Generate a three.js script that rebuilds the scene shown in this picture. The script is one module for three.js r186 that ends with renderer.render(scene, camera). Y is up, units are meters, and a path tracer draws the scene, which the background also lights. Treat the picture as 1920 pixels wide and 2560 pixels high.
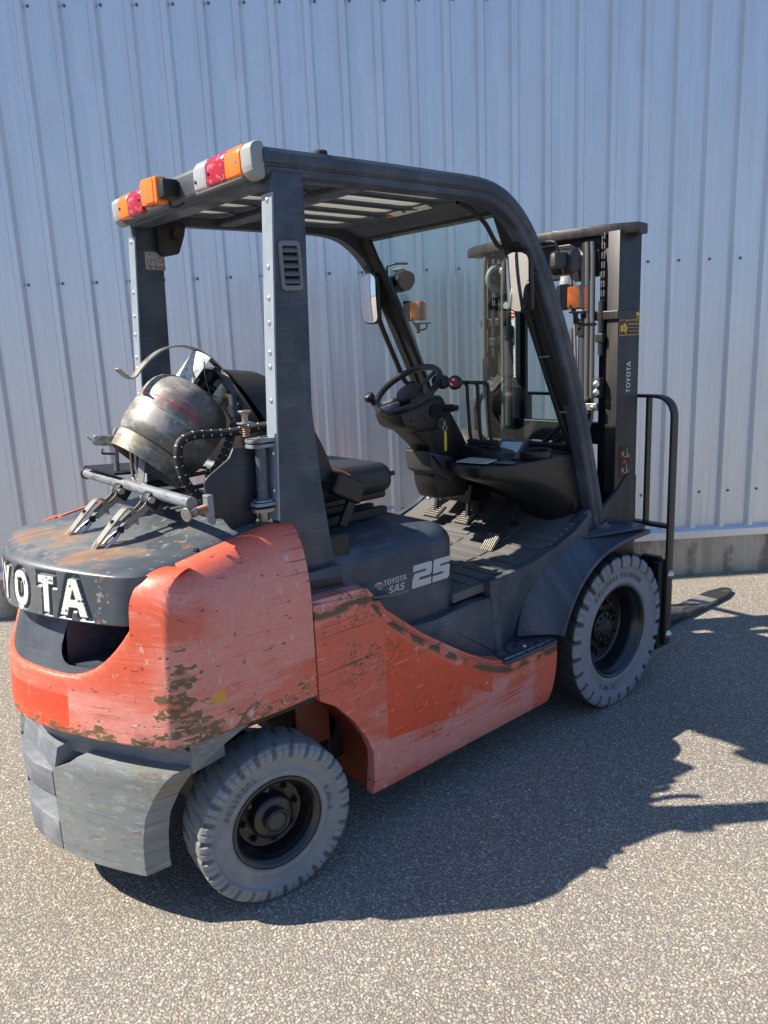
import * as THREE from 'three';
import { RoundedBoxGeometry } from 'three/addons/geometries/RoundedBoxGeometry.js';
import { mergeGeometries, toCreasedNormals } from 'three/addons/utils/BufferGeometryUtils.js';
import { TextGeometry } from 'three/addons/geometries/TextGeometry.js';
import { FontLoader } from 'three/addons/loaders/FontLoader.js';

const scene = new THREE.Scene();
const V = (x, y, z) => new THREE.Vector3(x, y, z);

// ------------------------------------------------------------------ camera
// metres; x runs forward along the truck, z to its right-hand side, the rear axle is at x = 0
const camera = new THREE.PerspectiveCamera(67.42, 0.75, 0.05, 400);
camera.position.set(-0.950, 1.471, 2.156);
camera.quaternion.setFromRotationMatrix(new THREE.Matrix4().makeBasis(
  V(0.75678, -0.04265, 0.65228), V(0.17130, 0.97594, -0.13493), V(-0.63083, 0.21385, 0.74587)));

// ------------------------------------------------------------------ light
const SUN_EL = 45.5 * Math.PI / 180, SUN_AZ = 38.0 * Math.PI / 180;     // shadows fall towards (cos az, 0, sin az)
const sunDir = V(-Math.cos(SUN_AZ) * Math.cos(SUN_EL), Math.sin(SUN_EL), -Math.sin(SUN_AZ) * Math.cos(SUN_EL));
const sun = new THREE.DirectionalLight(0xfff4e4, 5.0);
sun.position.copy(sunDir).multiplyScalar(30).add(V(0.8, 0, 0));
sun.target.position.set(0.8, 0, 0);
sun.castShadow = true;
Object.assign(sun.shadow.camera, { left: -6, right: 6, top: 6, bottom: -6, near: 1, far: 60 });
sun.shadow.mapSize.set(4096, 4096);
scene.add(sun, sun.target);

{ // clear summer sky, computed
  const w = 512, h = 256, d = new Float32Array(w * h * 4), zen = [0.066, 0.148, 0.33], hor = [0.25, 0.34, 0.46], low = [0.20, 0.19, 0.17];
  for (let j = 0; j < h; j++) for (let i = 0; i < w; i++) {
    const el = ((j + 0.5) / h - 0.5) * Math.PI, az = ((i + 0.5) / w - 0.5) * 2 * Math.PI;
    const dir = V(Math.cos(el) * Math.cos(az), Math.sin(el), Math.cos(el) * Math.sin(az)), k = (j * w + i) * 4;
    const t = Math.pow(1 - Math.max(0, dir.y), 3.2), c = Math.max(0, dir.dot(sunDir)), glow = 0.6 * Math.pow(c, 60) + 0.10 * Math.pow(c, 6);
    for (let n = 0; n < 3; n++) d[k + n] = dir.y >= 0 ? zen[n] * (1 - t) + hor[n] * t + glow * [1, 0.93, 0.82][n] : low[n];
    d[k + 3] = 1;
  }
  const sky = new THREE.DataTexture(d, w, h, THREE.RGBAFormat, THREE.FloatType);
  sky.mapping = THREE.EquirectangularReflectionMapping; sky.magFilter = THREE.LinearFilter; sky.needsUpdate = true;
  scene.background = sky; scene.environment = sky;
}
const renderer = new THREE.WebGLRenderer({ antialias: true });
renderer.toneMapping = THREE.LinearToneMapping;
renderer.toneMappingExposure = 2.0;
renderer.shadowMap.enabled = true;

// ------------------------------------------------------------------ helpers
let seed = 7;
const rnd = () => { seed = (seed + 0x6d2b79f5) | 0; let t = Math.imul(seed ^ (seed >>> 15), 1 | seed); t = (t + Math.imul(t ^ (t >>> 7), 61 | t)) ^ t; return ((t ^ (t >>> 14)) >>> 0) / 4294967296; };
const clamp = (x, a = 0, b = 1) => Math.min(b, Math.max(a, x)), mix = (a, b, t) => a + (b - a) * t;
const sstep = (a, b, x) => { const t = clamp((x - a) / (b - a)); return t * t * (3 - 2 * t); };
const hash = (x, y, s) => { let h = Math.imul(x, 374761393) + Math.imul(y, 668265263) + Math.imul(s, 2246822519) | 0; h = Math.imul(h ^ (h >>> 13), 1274126177); return ((h ^ (h >>> 16)) >>> 0) / 4294967296; };
function vn(x, y, s = 0, px = 0, py = 0) {                            // value noise 0..1; px, py: period, 0 for none
  const xi = Math.floor(x), yi = Math.floor(y), fx = x - xi, fy = y - yi, u = fx * fx * (3 - 2 * fx), v = fy * fy * (3 - 2 * fy);
  let x0 = xi, x1 = xi + 1, y0 = yi, y1 = yi + 1;
  if (px) { x0 = ((x0 % px) + px) % px; x1 = x0 + 1 === px ? 0 : x0 + 1; } if (py) { y0 = ((y0 % py) + py) % py; y1 = y0 + 1 === py ? 0 : y0 + 1; }
  const a = hash(x0, y0, s), b = hash(x0, y1, s), p = a + (hash(x1, y0, s) - a) * u, q = b + (hash(x1, y1, s) - b) * u; return p + (q - p) * v;
}
function fbm(x, y, s = 0, o = 4, px = 0, py = 0) { let a = 0, k = 0.5, n = 0; for (let i = 0; i < o; i++) { a += k * vn(x, y, s + i * 17, px, py); n += k; k *= 0.5; x *= 2; y *= 2; px *= 2; py *= 2; } return a / n; }
function tex(w, h, f, color = true, wrap = true) {                    // f(i, j) -> [r, g, b] 0..255 or one number; row 0 is the bottom
  const d = new Uint8Array(w * h * 4);
  for (let j = 0; j < h; j++) for (let i = 0; i < w; i++) {
    const c = f(i, j), k = (j * w + i) * 4;
    if (typeof c === 'number') d[k] = d[k + 1] = d[k + 2] = clamp(c, 0, 255); else { d[k] = clamp(c[0], 0, 255); d[k + 1] = clamp(c[1], 0, 255); d[k + 2] = clamp(c[2], 0, 255); }
    d[k + 3] = 255;
  }
  const t = new THREE.DataTexture(d, w, h);
  t.colorSpace = color ? THREE.SRGBColorSpace : THREE.NoColorSpace; t.magFilter = THREE.LinearFilter; t.minFilter = THREE.LinearMipmapLinearFilter; t.generateMipmaps = true;
  t.wrapS = t.wrapT = wrap ? THREE.RepeatWrapping : THREE.ClampToEdgeWrapping; t.needsUpdate = true;
  return t;
}
const blend = (a, b, t) => [mix(a[0], b[0], t), mix(a[1], b[1], t), mix(a[2], b[2], t)];
const std = (o) => new THREE.MeshPhysicalMaterial(o);
const names = {};
const numbered = (n) => { const k = names[n] = (names[n] ?? -1) + 1; return k ? `${n}_${String(k).padStart(3, '0')}` : n; };
const turned = new WeakSet();
function outward(g) {                                                 // turns a shell whose faces look inwards inside out, once
  if (turned.has(g)) return g; turned.add(g); g.computeBoundingBox();
  const p = g.attributes.position, n = g.attributes.normal, I = g.index, m = I ? I.count : p.count, c = g.boundingBox.getCenter(V()), s = g.boundingBox.getSize(V()), a = V(), b = V(), d = V(); let vol = 0;
  const id = (k) => I ? I.getX(k) : k;
  for (let k = 0; k < m; k += 3) { a.fromBufferAttribute(p, id(k)).sub(c); b.fromBufferAttribute(p, id(k + 1)).sub(c); d.fromBufferAttribute(p, id(k + 2)).sub(c); vol += a.dot(b.cross(d)) / 6; }
  if (vol > -0.012 * s.x * s.y * s.z || vol > -1e-12) return g;
  if (!I) { g.setIndex([...Array(p.count).keys()]); } const q = g.index.array; for (let k = 0; k < q.length; k += 3) { const t = q[k]; q[k] = q[k + 1]; q[k + 1] = t; }
  for (let k = 0; k < n.array.length; k++) n.array[k] *= -1;
  return g;
}
function mesh(name, geo, mat, parent) {
  const m = new THREE.Mesh(Array.isArray(geo) ? merge(geo) : geo, mat); if (name !== 'cladding_sheet') outward(m.geometry);
  m.name = parent ? name : numbered(name); m.castShadow = m.receiveShadow = true; (parent || scene).add(m); return m;
}
function group(name, parent) { const g = new THREE.Group(); g.name = parent ? name : numbered(name); (parent || scene).add(g); return g; }
function merge(list) {
  return mergeGeometries(list.map((g) => {
    g = g.index ? g.toNonIndexed() : g.clone();
    for (const k of Object.keys(g.attributes)) if (!['position', 'normal', 'uv'].includes(k)) g.deleteAttribute(k);
    if (!g.attributes.uv) g.setAttribute('uv', new THREE.Float32BufferAttribute(new Float32Array(g.attributes.position.count * 2), 2));
    return g;
  }));
}
function boxUV(g, s = 1) {                                            // uv in metres on the plane each face looks along most
  g = g.index ? g.toNonIndexed() : g; const p = g.attributes.position, uv = new Float32Array(p.count * 2), a = V(), b = V(), c = V();
  for (let i = 0; i < p.count; i += 3) {
    a.fromBufferAttribute(p, i); b.fromBufferAttribute(p, i + 1); c.fromBufferAttribute(p, i + 2);
    const n = b.clone().sub(a).cross(c.clone().sub(a)), x = Math.abs(n.x), y = Math.abs(n.y), z = Math.abs(n.z);
    [a, b, c].forEach((q, k) => { const o = (i + k) * 2; if (x >= y && x >= z) { uv[o] = q.z * s; uv[o + 1] = q.y * s; } else if (y >= z) { uv[o] = q.x * s; uv[o + 1] = q.z * s; } else { uv[o] = q.x * s; uv[o + 1] = q.y * s; } });
  }
  g.setAttribute('uv', new THREE.BufferAttribute(uv, 2)); return g;
}
const box = (x0, x1, y0, y1, z0, z1, r = 0) => { const w = x1 - x0, h = y1 - y0, d = z1 - z0; r = Math.min(r, w / 2.01, h / 2.01, d / 2.01); return boxUV((r > 0 ? new RoundedBoxGeometry(w, h, d, 2, r) : new THREE.BoxGeometry(w, h, d)).translate((x0 + x1) / 2, (y0 + y1) / 2, (z0 + z1) / 2)); };
const rbox = (w, h, d, r = 0.003) => boxUV(new RoundedBoxGeometry(w, h, d, 2, Math.min(r, w / 2.01, h / 2.01, d / 2.01)));
function bar(a, b, w, h, r = 0.002, up = V(0, 1, 0)) {                // a square bar from a to b: w sideways, h along up
  const d = b.clone().sub(a), L = d.length(), f = d.normalize(), s = f.clone().cross(up).normalize(), u = s.clone().cross(f);
  return rbox(L, h, w, r).applyMatrix4(new THREE.Matrix4().makeBasis(f, u, s).setPosition(a.clone().add(b).multiplyScalar(0.5)));
}
const cyl = (a, b, r0, r1 = r0, seg = 20) => { const d = b.clone().sub(a); return new THREE.CylinderGeometry(r1, r0, d.length(), seg).applyQuaternion(new THREE.Quaternion().setFromUnitVectors(V(0, 1, 0), d.clone().normalize())).translate((a.x + b.x) / 2, (a.y + b.y) / 2, (a.z + b.z) / 2); };
const tube = (pts, r, n = 40, seg = 10, tension = 0.5) => new THREE.TubeGeometry(new THREE.CatmullRomCurve3(pts.map((q) => Array.isArray(q) ? V(...q) : q), false, 'catmullrom', tension), n, r, seg);
const poly = (pts) => new THREE.Shape(pts.map((q) => new THREE.Vector2(q[0], q[1])));
function rounded(pts, r) {                                            // polygon with rounded corners; a point may carry its own radius
  const s = new THREE.Shape(), n = pts.length;
  for (let i = 0; i < n; i++) {
    const p = new THREE.Vector2(...pts[i]), a = new THREE.Vector2(...pts[(i + n - 1) % n]).sub(p), b = new THREE.Vector2(...pts[(i + 1) % n]).sub(p), q = Math.min(pts[i][2] ?? r, a.length() * 0.49, b.length() * 0.49);
    const s0 = p.clone().add(a.setLength(q)), s1 = p.clone().add(b.setLength(q));
    if (i) s.lineTo(s0.x, s0.y); else s.moveTo(s0.x, s0.y);
    s.quadraticCurveTo(p.x, p.y, s1.x, s1.y);
  }
  s.closePath(); return s;
}
function slabXY(shape, z0, z1, bevel = 0.003, curve = 8) {            // shape in x, y given thickness from z0 to z1
  const b = Math.min(bevel, (z1 - z0) / 2.1);
  return boxUV(toCreasedNormals(new THREE.ExtrudeGeometry(shape, { depth: z1 - z0 - 2 * b, bevelEnabled: b > 0, bevelThickness: b, bevelSize: b, bevelOffset: -b, bevelSegments: 2, curveSegments: curve }).translate(0, 0, z0 + b), 0.6));
}
const slabXZ = (shape, y0, y1, bevel = 0.003, curve = 8) => boxUV(slabXY(shape, -y1, -y0, bevel, curve).rotateX(Math.PI / 2));   // shape given in x, z
const slabZY = (shape, x0, x1, bevel = 0.003, curve = 8) => boxUV(slabXY(shape, -x1, -x0, bevel, curve).rotateY(-Math.PI / 2));  // shape given in z, y
function sheet(f, nu, nv, uvf) {                                      // open surface f(u, v) -> Vector3
  const P = [], UV = [], I = [];
  for (let j = 0; j <= nv; j++) for (let i = 0; i <= nu; i++) { const u = i / nu, v = j / nv, q = f(u, v, i, j); P.push(q.x, q.y, q.z); UV.push(...(uvf ? uvf(u, v, q) : [u, v])); }
  for (let j = 0; j < nv; j++) for (let i = 0; i < nu; i++) { const a = j * (nu + 1) + i, b = a + 1, c = a + nu + 1, d = c + 1; I.push(a, b, d, a, d, c); }
  const g = new THREE.BufferGeometry(); g.setAttribute('position', new THREE.Float32BufferAttribute(P, 3)); g.setAttribute('uv', new THREE.Float32BufferAttribute(UV, 2)); g.setIndex(I); g.computeVertexNormals(); return g;
}
function solid(f, g, nu, nv, uvf) {                                   // closed plate between outer surface f and inner surface g
  const L = (h0, h1, n, along) => sheet((u, v) => { const q = along(u); return h0(...q).clone().lerp(h1(...q), v); }, n, 1, (u, v, q) => uvf ? uvf(...along(u), q) : [u, v]);
  return merge([sheet(f, nu, nv, uvf), sheet((u, v) => g(1 - u, v), nu, nv, (u, v, q) => uvf ? uvf(1 - u, v, q) : [u, v]),
    L(g, f, nu, (u) => [u, 0]), L(f, g, nu, (u) => [u, 1]), L(f, g, nv, (v) => [0, v]), L(g, f, nv, (v) => [1, v])]);
}
function mirrorZ(g) {                                                 // the same piece on the left-hand side
  g = (g.index ? g.toNonIndexed() : g.clone()).applyMatrix4(new THREE.Matrix4().makeScale(1, 1, -1));
  for (const k of Object.keys(g.attributes)) { const a = g.attributes[k], n = a.itemSize; for (let i = 0; i < a.count; i += 3) for (let c = 0; c < n; c++) { const t = a.array[(i + 1) * n + c]; a.array[(i + 1) * n + c] = a.array[(i + 2) * n + c]; a.array[(i + 2) * n + c] = t; } }
  return g;
}
function sweepXY(path, prof) {                                        // profile [n, z] carried along a path in x, y; n points to the left of travel
  const P = path.map((q) => new THREE.Vector2(...q)), n = P.length, m = prof.length;
  const nor = P.map((q, i) => { const t = P[Math.min(i + 1, n - 1)].clone().sub(P[Math.max(i - 1, 0)]).normalize(); return new THREE.Vector2(-t.y, t.x); });
  let L = 0; const len = P.map((q, i) => (L += i ? q.distanceTo(P[i - 1]) : 0));
  const per = [0]; for (let k = 1; k <= m; k++) per.push(per[k - 1] + Math.hypot(prof[k % m][0] - prof[k - 1][0], prof[k % m][1] - prof[k - 1][1]));
  const g = sheet((u, v) => { const i = Math.round(u * (n - 1)), k = Math.round(v * m) % m; return V(P[i].x + nor[i].x * prof[k][0], P[i].y + nor[i].y * prof[k][0], prof[k][1]); }, n - 1, m, (u, v) => [len[Math.round(u * (n - 1))], per[Math.round(v * m)]]);
  const cap = (i) => { const s = poly(prof), c = new THREE.ShapeGeometry(s), p = c.attributes.position; for (let k = 0; k < p.count; k++) { const a = p.getX(k), z = p.getY(k); p.setXYZ(k, P[i].x + nor[i].x * a, P[i].y + nor[i].y * a, z); } c.computeVertexNormals(); return c; };
  return merge([toCreasedNormals(g, 0.55), cap(0), cap(n - 1)]);
}
const spline = (pts, n) => new THREE.SplineCurve(pts.map((q) => new THREE.Vector2(...q))).getSpacedPoints(n).map((q) => [q.x, q.y]);
function interp(tab, x) { if (x <= tab[0][0]) return tab[0][1]; for (let i = 1; i < tab.length; i++) if (x <= tab[i][0]) return mix(tab[i - 1][1], tab[i][1], (x - tab[i - 1][0]) / (tab[i][0] - tab[i - 1][0])); return tab[tab.length - 1][1]; }
function lathe(pts, seg, o, axis) { return new THREE.LatheGeometry(pts.map((q) => new THREE.Vector2(Math.max(q[0], 1e-4), q[1])), seg).applyQuaternion(new THREE.Quaternion().setFromUnitVectors(V(0, 1, 0), axis)).translate(o.x, o.y, o.z); }
function canvasTex(w, h, draw) { const c = document.createElement('canvas'); c.width = w; c.height = h; const x = c.getContext('2d'); draw(x, w, h); const t = new THREE.CanvasTexture(c); t.colorSpace = THREE.SRGBColorSpace; return t; }
const tag = (o, label, category, extra) => { Object.assign(o.userData, { label, category }, extra); return o; };
const structure = (o) => { o.userData.kind = 'structure'; return o; };

// ------------------------------------------------------------------ ground: exposed-aggregate asphalt
{
  const N = 2048, C = 240, tile = 1.6, hgt = new Float32Array(N * N), col = new Uint8Array(N * N * 3);
  const pal = [[160, 153, 141], [151, 145, 134], [144, 139, 131], [136, 133, 128], [172, 165, 154], [150, 140, 123], [122, 120, 117], [156, 146, 128], [182, 177, 167], [140, 135, 127]];
  const px = new Float32Array(C * C), py = new Float32Array(C * C), pr = new Float32Array(C * C), pk = new Uint8Array(C * C), ps = new Float32Array(C * C), pa = new Float32Array(C * C), pe = new Float32Array(C * C);
  for (let j = 0; j < C; j++) for (let i = 0; i < C; i++) {
    const k = j * C + i; px[k] = i + 0.08 + 0.84 * hash(i, j, 1); py[k] = j + 0.08 + 0.84 * hash(i, j, 2);
    pr[k] = 0.36 + 0.36 * Math.pow(hash(i, j, 3), 1.2); pk[k] = Math.floor(hash(i, j, 4) * pal.length); ps[k] = 0.90 + 0.20 * hash(i, j, 5);
    pa[k] = hash(i, j, 6) * Math.PI; pe[k] = 0.62 + 0.38 * hash(i, j, 7);
  }
  for (let j = 0; j < N; j++) for (let i = 0; i < N; i++) {
    const gx = i * C / N, gy = j * C / N, wx = gx + 0.35 * (vn(i / 9, j / 9, 31, N / 9 | 0, N / 9 | 0) - 0.5), wy = gy + 0.35 * (vn(i / 9, j / 9, 32, N / 9 | 0, N / 9 | 0) - 0.5), ci = Math.floor(gx), cj = Math.floor(gy);
    let best = -9, bk = 0;
    for (let b = -1; b <= 1; b++) for (let a = -1; a <= 1; a++) {
      const qi = (ci + a + C) % C, qj = (cj + b + C) % C, k = qj * C + qi; let dx = wx - (px[k] + (ci + a - qi)), dy = wy - (py[k] + (cj + b - qj));
      const cs = Math.cos(pa[k]), sn = Math.sin(pa[k]), ex = (dx * cs + dy * sn), ey = (-dx * sn + dy * cs) / pe[k], h = pr[k] - Math.sqrt(ex * ex + ey * ey);
      if (h > best) { best = h; bk = k; }
    }
    const o = j * N + i, stone = sstep(0.0, 0.10, best), dome = Math.sqrt(clamp(best / 0.32)), grit = fbm(i / 3, j / 3, 41, 2, 683, 683), bind = 88 + 52 * grit;
    const s = ps[bk] * (0.90 + 0.2 * grit), p = pal[pk[bk]];
    for (let n = 0; n < 3; n++) col[o * 3 + n] = clamp(mix(bind - n * 4, p[n] * s, stone), 0, 255);
    hgt[o] = mix(0.12 + 0.22 * grit, 0.38 + 0.55 * dome + 0.07 * grit, stone);
  }
  const map = tex(N, N, (i, j) => { const o = (j * N + i) * 3; return [col[o], col[o + 1], col[o + 2]]; });
  const bump = tex(N, N, (i, j) => hgt[j * N + i] * 255, false);
  const ax = (c, fine, far) => { const a = [-far, -60, -25, -12]; for (let x = c - 5; x <= c + 6; x += fine) a.push(x); a.push(14, 25, 60, far); return a; };
  const X = ax(1, 0.1, 160), Z = ax(0, 0.1, 160);
  const g = sheet((u, v) => V(X[Math.round(u * (X.length - 1))], 0, Z[Math.round((1 - v) * (Z.length - 1))]), X.length - 1, Z.length - 1, (u, v, q) => [q.x / tile, -q.z / tile]);
  const p = g.attributes.position, c = new Float32Array(p.count * 3);
  for (let k = 0; k < p.count; k++) {                                  // worn and dusty areas of the surface
    const x = p.getX(k), z = p.getZ(k), a = 0.90 + 0.20 * fbm(x * 1.3 + 9, z * 1.3 + 4, 51, 4), d = fbm(x * 4 + 3, z * 4, 57, 3);
    c[k * 3] = a * (1 + 0.03 * (d - 0.5)); c[k * 3 + 1] = a * 0.985; c[k * 3 + 2] = a * (0.95 - 0.05 * (d - 0.5));
  }
  g.setAttribute('color', new THREE.BufferAttribute(c, 3));
  structure(mesh('ground', g, std({ map, bumpMap: bump, bumpScale: 0.0016, roughness: 0.88, specularIntensity: 0.5, vertexColors: true })));
}

// ------------------------------------------------------------------ ribbed metal shed behind the truck
const WY = 0.6401, WDIR = V(Math.cos(WY), 0, Math.sin(WY));            // along the wall, to the right
{
  const shed = group('metal_shed'); shed.position.set(0, 0, -2.6765); shed.rotation.y = -WY;
  tag(shed, 'pale grey ribbed metal shed on a concrete footing behind the forklift', 'shed');
  const N = 1024, S = 0.1807, O = 0.5261, TOP = 3.9, BOT = 0.288;       // rib spacing, place of the first screw
  const streak = tex(N, N, (i, j) => { const a = fbm(i / 5, j / 300, 61, 3, 205, 4), b = fbm(i / 60, j / 160, 62, 3, 17, 7); const s = 222 + 14 * (a - 0.5) + 12 * (b - 0.5); return [s - 3, s, s + 3]; });
  const rough = tex(256, 256, (i, j) => 118 + 40 * (fbm(i / 3, j / 60, 66, 3, 85, 4) - 0.5) + 30 * (fbm(i / 40, j / 40, 67, 2, 6, 6) - 0.5), false);
  const metal = std({ map: streak, roughnessMap: rough, roughness: 0.72, metalness: 0.6, color: new THREE.Color(0.97, 0.99, 1.0) });
  const zinc = std({ color: new THREE.Color(0.20, 0.21, 0.23), roughness: 0.5, metalness: 0.6 });
  // one sheet: four ribs, with two faint swages on every pan
  const prof = [];
  for (let k = 0; k < 4; k++) {
    const b = k * S; for (const [a, h] of [[-0.380, 0], [-0.371, 0.003], [-0.305, 0.0275], [-0.295, 0.029], [-0.145, 0.029], [-0.135, 0.0275], [-0.069, 0.003], [-0.060, 0], [0.16, 0], [0.18, 0.0009], [0.20, 0], [0.38, 0], [0.40, 0.0009], [0.42, 0]]) prof.push([b + a * S, h]);
  }
  prof.push([4 * S - 0.380 * S, 0], [4 * S - 0.371 * S, 0.003], [4 * S - 0.305 * S, 0.0275], [4 * S - 0.297 * S, 0.0285], [4 * S - 0.2 * S, 0.0285]);
  const sheetG = toCreasedNormals(sheet((u, v) => { const q = prof[Math.round(u * (prof.length - 1))]; return V(q[0], mix(BOT, TOP, v), q[1]); }, prof.length - 1, 1, (u, v, q) => [q.x * 0.7, q.y * 0.35]), 0.3);
  const screwG = merge([new THREE.CylinderGeometry(0.0085, 0.0085, 0.002, 12).rotateX(Math.PI / 2).translate(0, 0, 0.001), new THREE.CylinderGeometry(0.0052, 0.0055, 0.006, 6).rotateX(Math.PI / 2).translate(0, 0, 0.005)]);
  for (let n = -5; n < 14; n++) {
    const m = mesh('cladding_sheet', sheetG, metal, shed); m.position.set(O + n * 4 * S, 0, n % 2 ? 0 : 0.0012);
    if (n >= -1 && n <= 8) for (let k = 0; k < 4; k++) for (const y of [0.510, 1.8635, 3.211]) { const s = mesh('screw', screwG, zinc, m); s.position.set(k * S + 0.003, y + 0.003 * (rnd() - 0.5), 0.001); s.rotation.z = rnd() * 3; }
  }
  mesh('base_flashing', toCreasedNormals(sheet((u, v, i, j) => { const q = [[0.030, 0.231], [0.046, 0.231], [0.049, 0.236], [0.049, 0.277], [0.046, 0.280], [0.002, 0.298], [0.002, 0.305]][j]; return V(mix(-4, 10.5, u), q[1], q[0]); }, 1, 6, (u, v) => [u * 10, v * 0.1]), 0.3), metal, shed);
  const conc = tex(N, 256, (i, j) => { const a = fbm(i / 24, j / 20, 71, 5, 43, 13), b = fbm(i / 7, j / 60, 72, 3, 146, 4), c = vn(i / 2, j / 2, 73, 512, 128), dirt = sstep(0.58, 0.74, fbm(i / 30, j / 18, 74, 4, 34, 14)); const s = 170 + 40 * (a - 0.5) + 26 * (b - 0.5) + 12 * (c - 0.5); return blend([s + 4, s - 6, s - 24], [88, 80, 70], dirt * 0.5); });
  const concB = tex(512, 128, (i, j) => 255 * fbm(i / 6, j / 6, 75, 4, 85, 21), false);
  mesh('concrete_footing', boxUV(new THREE.BoxGeometry(14.5, 0.28, 0.2), 0.37).translate(3.25, 0.091, -0.068), std({ map: conc, bumpMap: concB, bumpScale: 0.004, roughness: 0.95 }), shed);
  mesh('roof', box(-4, 10.5, TOP, TOP + 0.15, -8, 0.02), metal, shed);
  for (const x of [-4.02, 10.5]) mesh('end_wall', box(x, x + 0.02, 0, TOP, -8, 0), metal, shed);
  mesh('back_wall', box(-4, 10.5, 0, TOP, -8.02, -8), metal, shed);
}

// ------------------------------------------------------------------ materials of the truck
const col3 = (r, g, b) => new THREE.Color(r, g, b);
const dustTex = tex(768, 768, (i, j) => {                           // slate paint, worn and dusty in patches
  const a = fbm(i / 64, j / 64, 81, 5, 12, 12), b = fbm(i / 12, j / 12, 82, 3, 64, 64), sc = sstep(0.80, 0.86, vn(i / 48, j / 1.5, 83, 16, 512)) * 0.25 + sstep(0.80, 0.86, vn(i / 1.5, j / 64, 84, 512, 12)) * 0.12;
  return blend(blend([58, 65, 74], [84, 91, 97], sstep(0.42, 0.72, a) * 0.6 + 0.12 * (b - 0.5)), [128, 132, 134], sc);
});
const dustRough = tex(512, 512, (i, j) => 92 + 70 * sstep(0.35, 0.7, fbm(i / 50, j / 50, 86, 5, 10, 10)) + 25 * vn(i / 2, j / 2, 87, 256, 256), false);
const M = {
  slate: std({ map: dustTex, roughnessMap: dustRough, roughness: 0.95, color: col3(0.9, 0.94, 1.0) }),
  black: std({ color: col3(0.010, 0.010, 0.011), roughness: 0.5 }),
  mast: std({ map: tex(512, 512, (i, j) => { const a = fbm(i / 20, j / 90, 91, 5, 25, 5), b = sstep(0.72, 0.8, vn(i / 2, j / 40, 92, 256, 12)); return blend(blend([34, 33, 34], [50, 47, 45], sstep(0.35, 0.7, a)), [84, 78, 70], b * 0.3); }), roughness: 0.42 }),
  plastic: std({ color: col3(0.012, 0.012, 0.0125), roughness: 0.42, bumpMap: tex(256, 256, (i, j) => 255 * vn(i / 2.5, j / 2.5, 95, 102, 102), false), bumpScale: 0.00025 }),
  greyPlastic: std({ color: col3(0.17, 0.175, 0.18), roughness: 0.55 }),
  rubber: std({ color: col3(0.014, 0.014, 0.014), roughness: 0.75 }),
  vinyl: std({ color: col3(0.020, 0.021, 0.023), roughness: 0.5, bumpMap: tex(256, 256, (i, j) => 255 * fbm(i / 3, j / 3, 97, 2, 85, 85), false), bumpScale: 0.0006 }),
  steel: std({ map: tex(512, 512, (i, j) => { const a = fbm(i / 12, j / 12, 101, 4, 42, 42); return blend([150, 148, 142], [110, 100, 86], sstep(0.5, 0.75, a)); }), roughness: 0.42, metalness: 0.75 }),
  zinc: std({ color: col3(0.62, 0.62, 0.60), roughness: 0.33, metalness: 0.9 }),
  bright: std({ color: col3(0.80, 0.80, 0.80), roughness: 0.2, metalness: 0.95 }),
  pipe: std({ map: tex(256, 256, (i, j) => { const a = fbm(i / 10, j / 10, 103, 4, 25, 25); return blend([128, 136, 144], [104, 92, 80], sstep(0.58, 0.72, a)); }), roughness: 0.45, metalness: 0.25 }),
  strip: std({ map: tex(256, 512, (i, j) => { const a = fbm(i / 20, j / 50, 105, 4, 12, 10); return blend([122, 134, 146], [146, 156, 164], a); }), roughness: 0.4 }),
  post: std({ map: dustTex, roughness: 0.4, color: col3(1.3, 1.3, 1.3) }),
  cast: std({ map: dustTex, roughness: 0.5, color: col3(3.0, 2.7, 2.45) }),
  brass: std({ color: col3(0.62, 0.42, 0.15), roughness: 0.3, metalness: 0.9 }),
  rust: std({ color: col3(0.17, 0.08, 0.04), roughness: 0.85 }),
  copper: std({ color: col3(0.30, 0.17, 0.11), roughness: 0.5, metalness: 0.3 }),
  amber: std({ color: col3(0.90, 0.20, 0.012), roughness: 0.22, clearcoat: 0.5, clearcoatRoughness: 0.1, bumpMap: tex(64, 64, (i, j) => 127 + 127 * Math.sin(i / 64 * Math.PI * 8), false), bumpScale: 0.001 }),
  lampRed: std({ map: tex(256, 128, (i, j) => blend([172, 18, 40], [214, 120, 128], sstep(0.62, 0.72, fbm(i / 30, j / 9, 107, 4, 9, 14)))), roughness: 0.25, clearcoat: 0.5, clearcoatRoughness: 0.1, bumpMap: tex(64, 64, (i, j) => 127 + 127 * Math.sin(i / 64 * Math.PI * 8), false), bumpScale: 0.001 }),
  lampWhite: std({ color: col3(0.62, 0.62, 0.60), roughness: 0.15, metalness: 0.45, bumpMap: tex(64, 64, (i, j) => 127 + 127 * Math.sin(i / 64 * Math.PI * 8), false), bumpScale: 0.002 }),
  glass: std({ color: col3(0.72, 0.86, 0.82), roughness: 0, transmission: 1, thickness: 0, ior: 1.55, side: THREE.DoubleSide }),
  mirror: std({ color: col3(0.86, 0.86, 0.86), roughness: 0.02, metalness: 1 }),
  white: std({ color: col3(0.72, 0.72, 0.69), roughness: 0.55 }),
  yellow: std({ color: col3(0.75, 0.50, 0.03), roughness: 0.5 }),
  belt: std({ color: col3(0.85, 0.22, 0.06), roughness: 0.7 }),
  hole: std({ color: col3(0.006, 0.006, 0.006), roughness: 0.9 }),
  red: std({ color: col3(0.55, 0.03, 0.03), roughness: 0.4 }),
};
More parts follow.
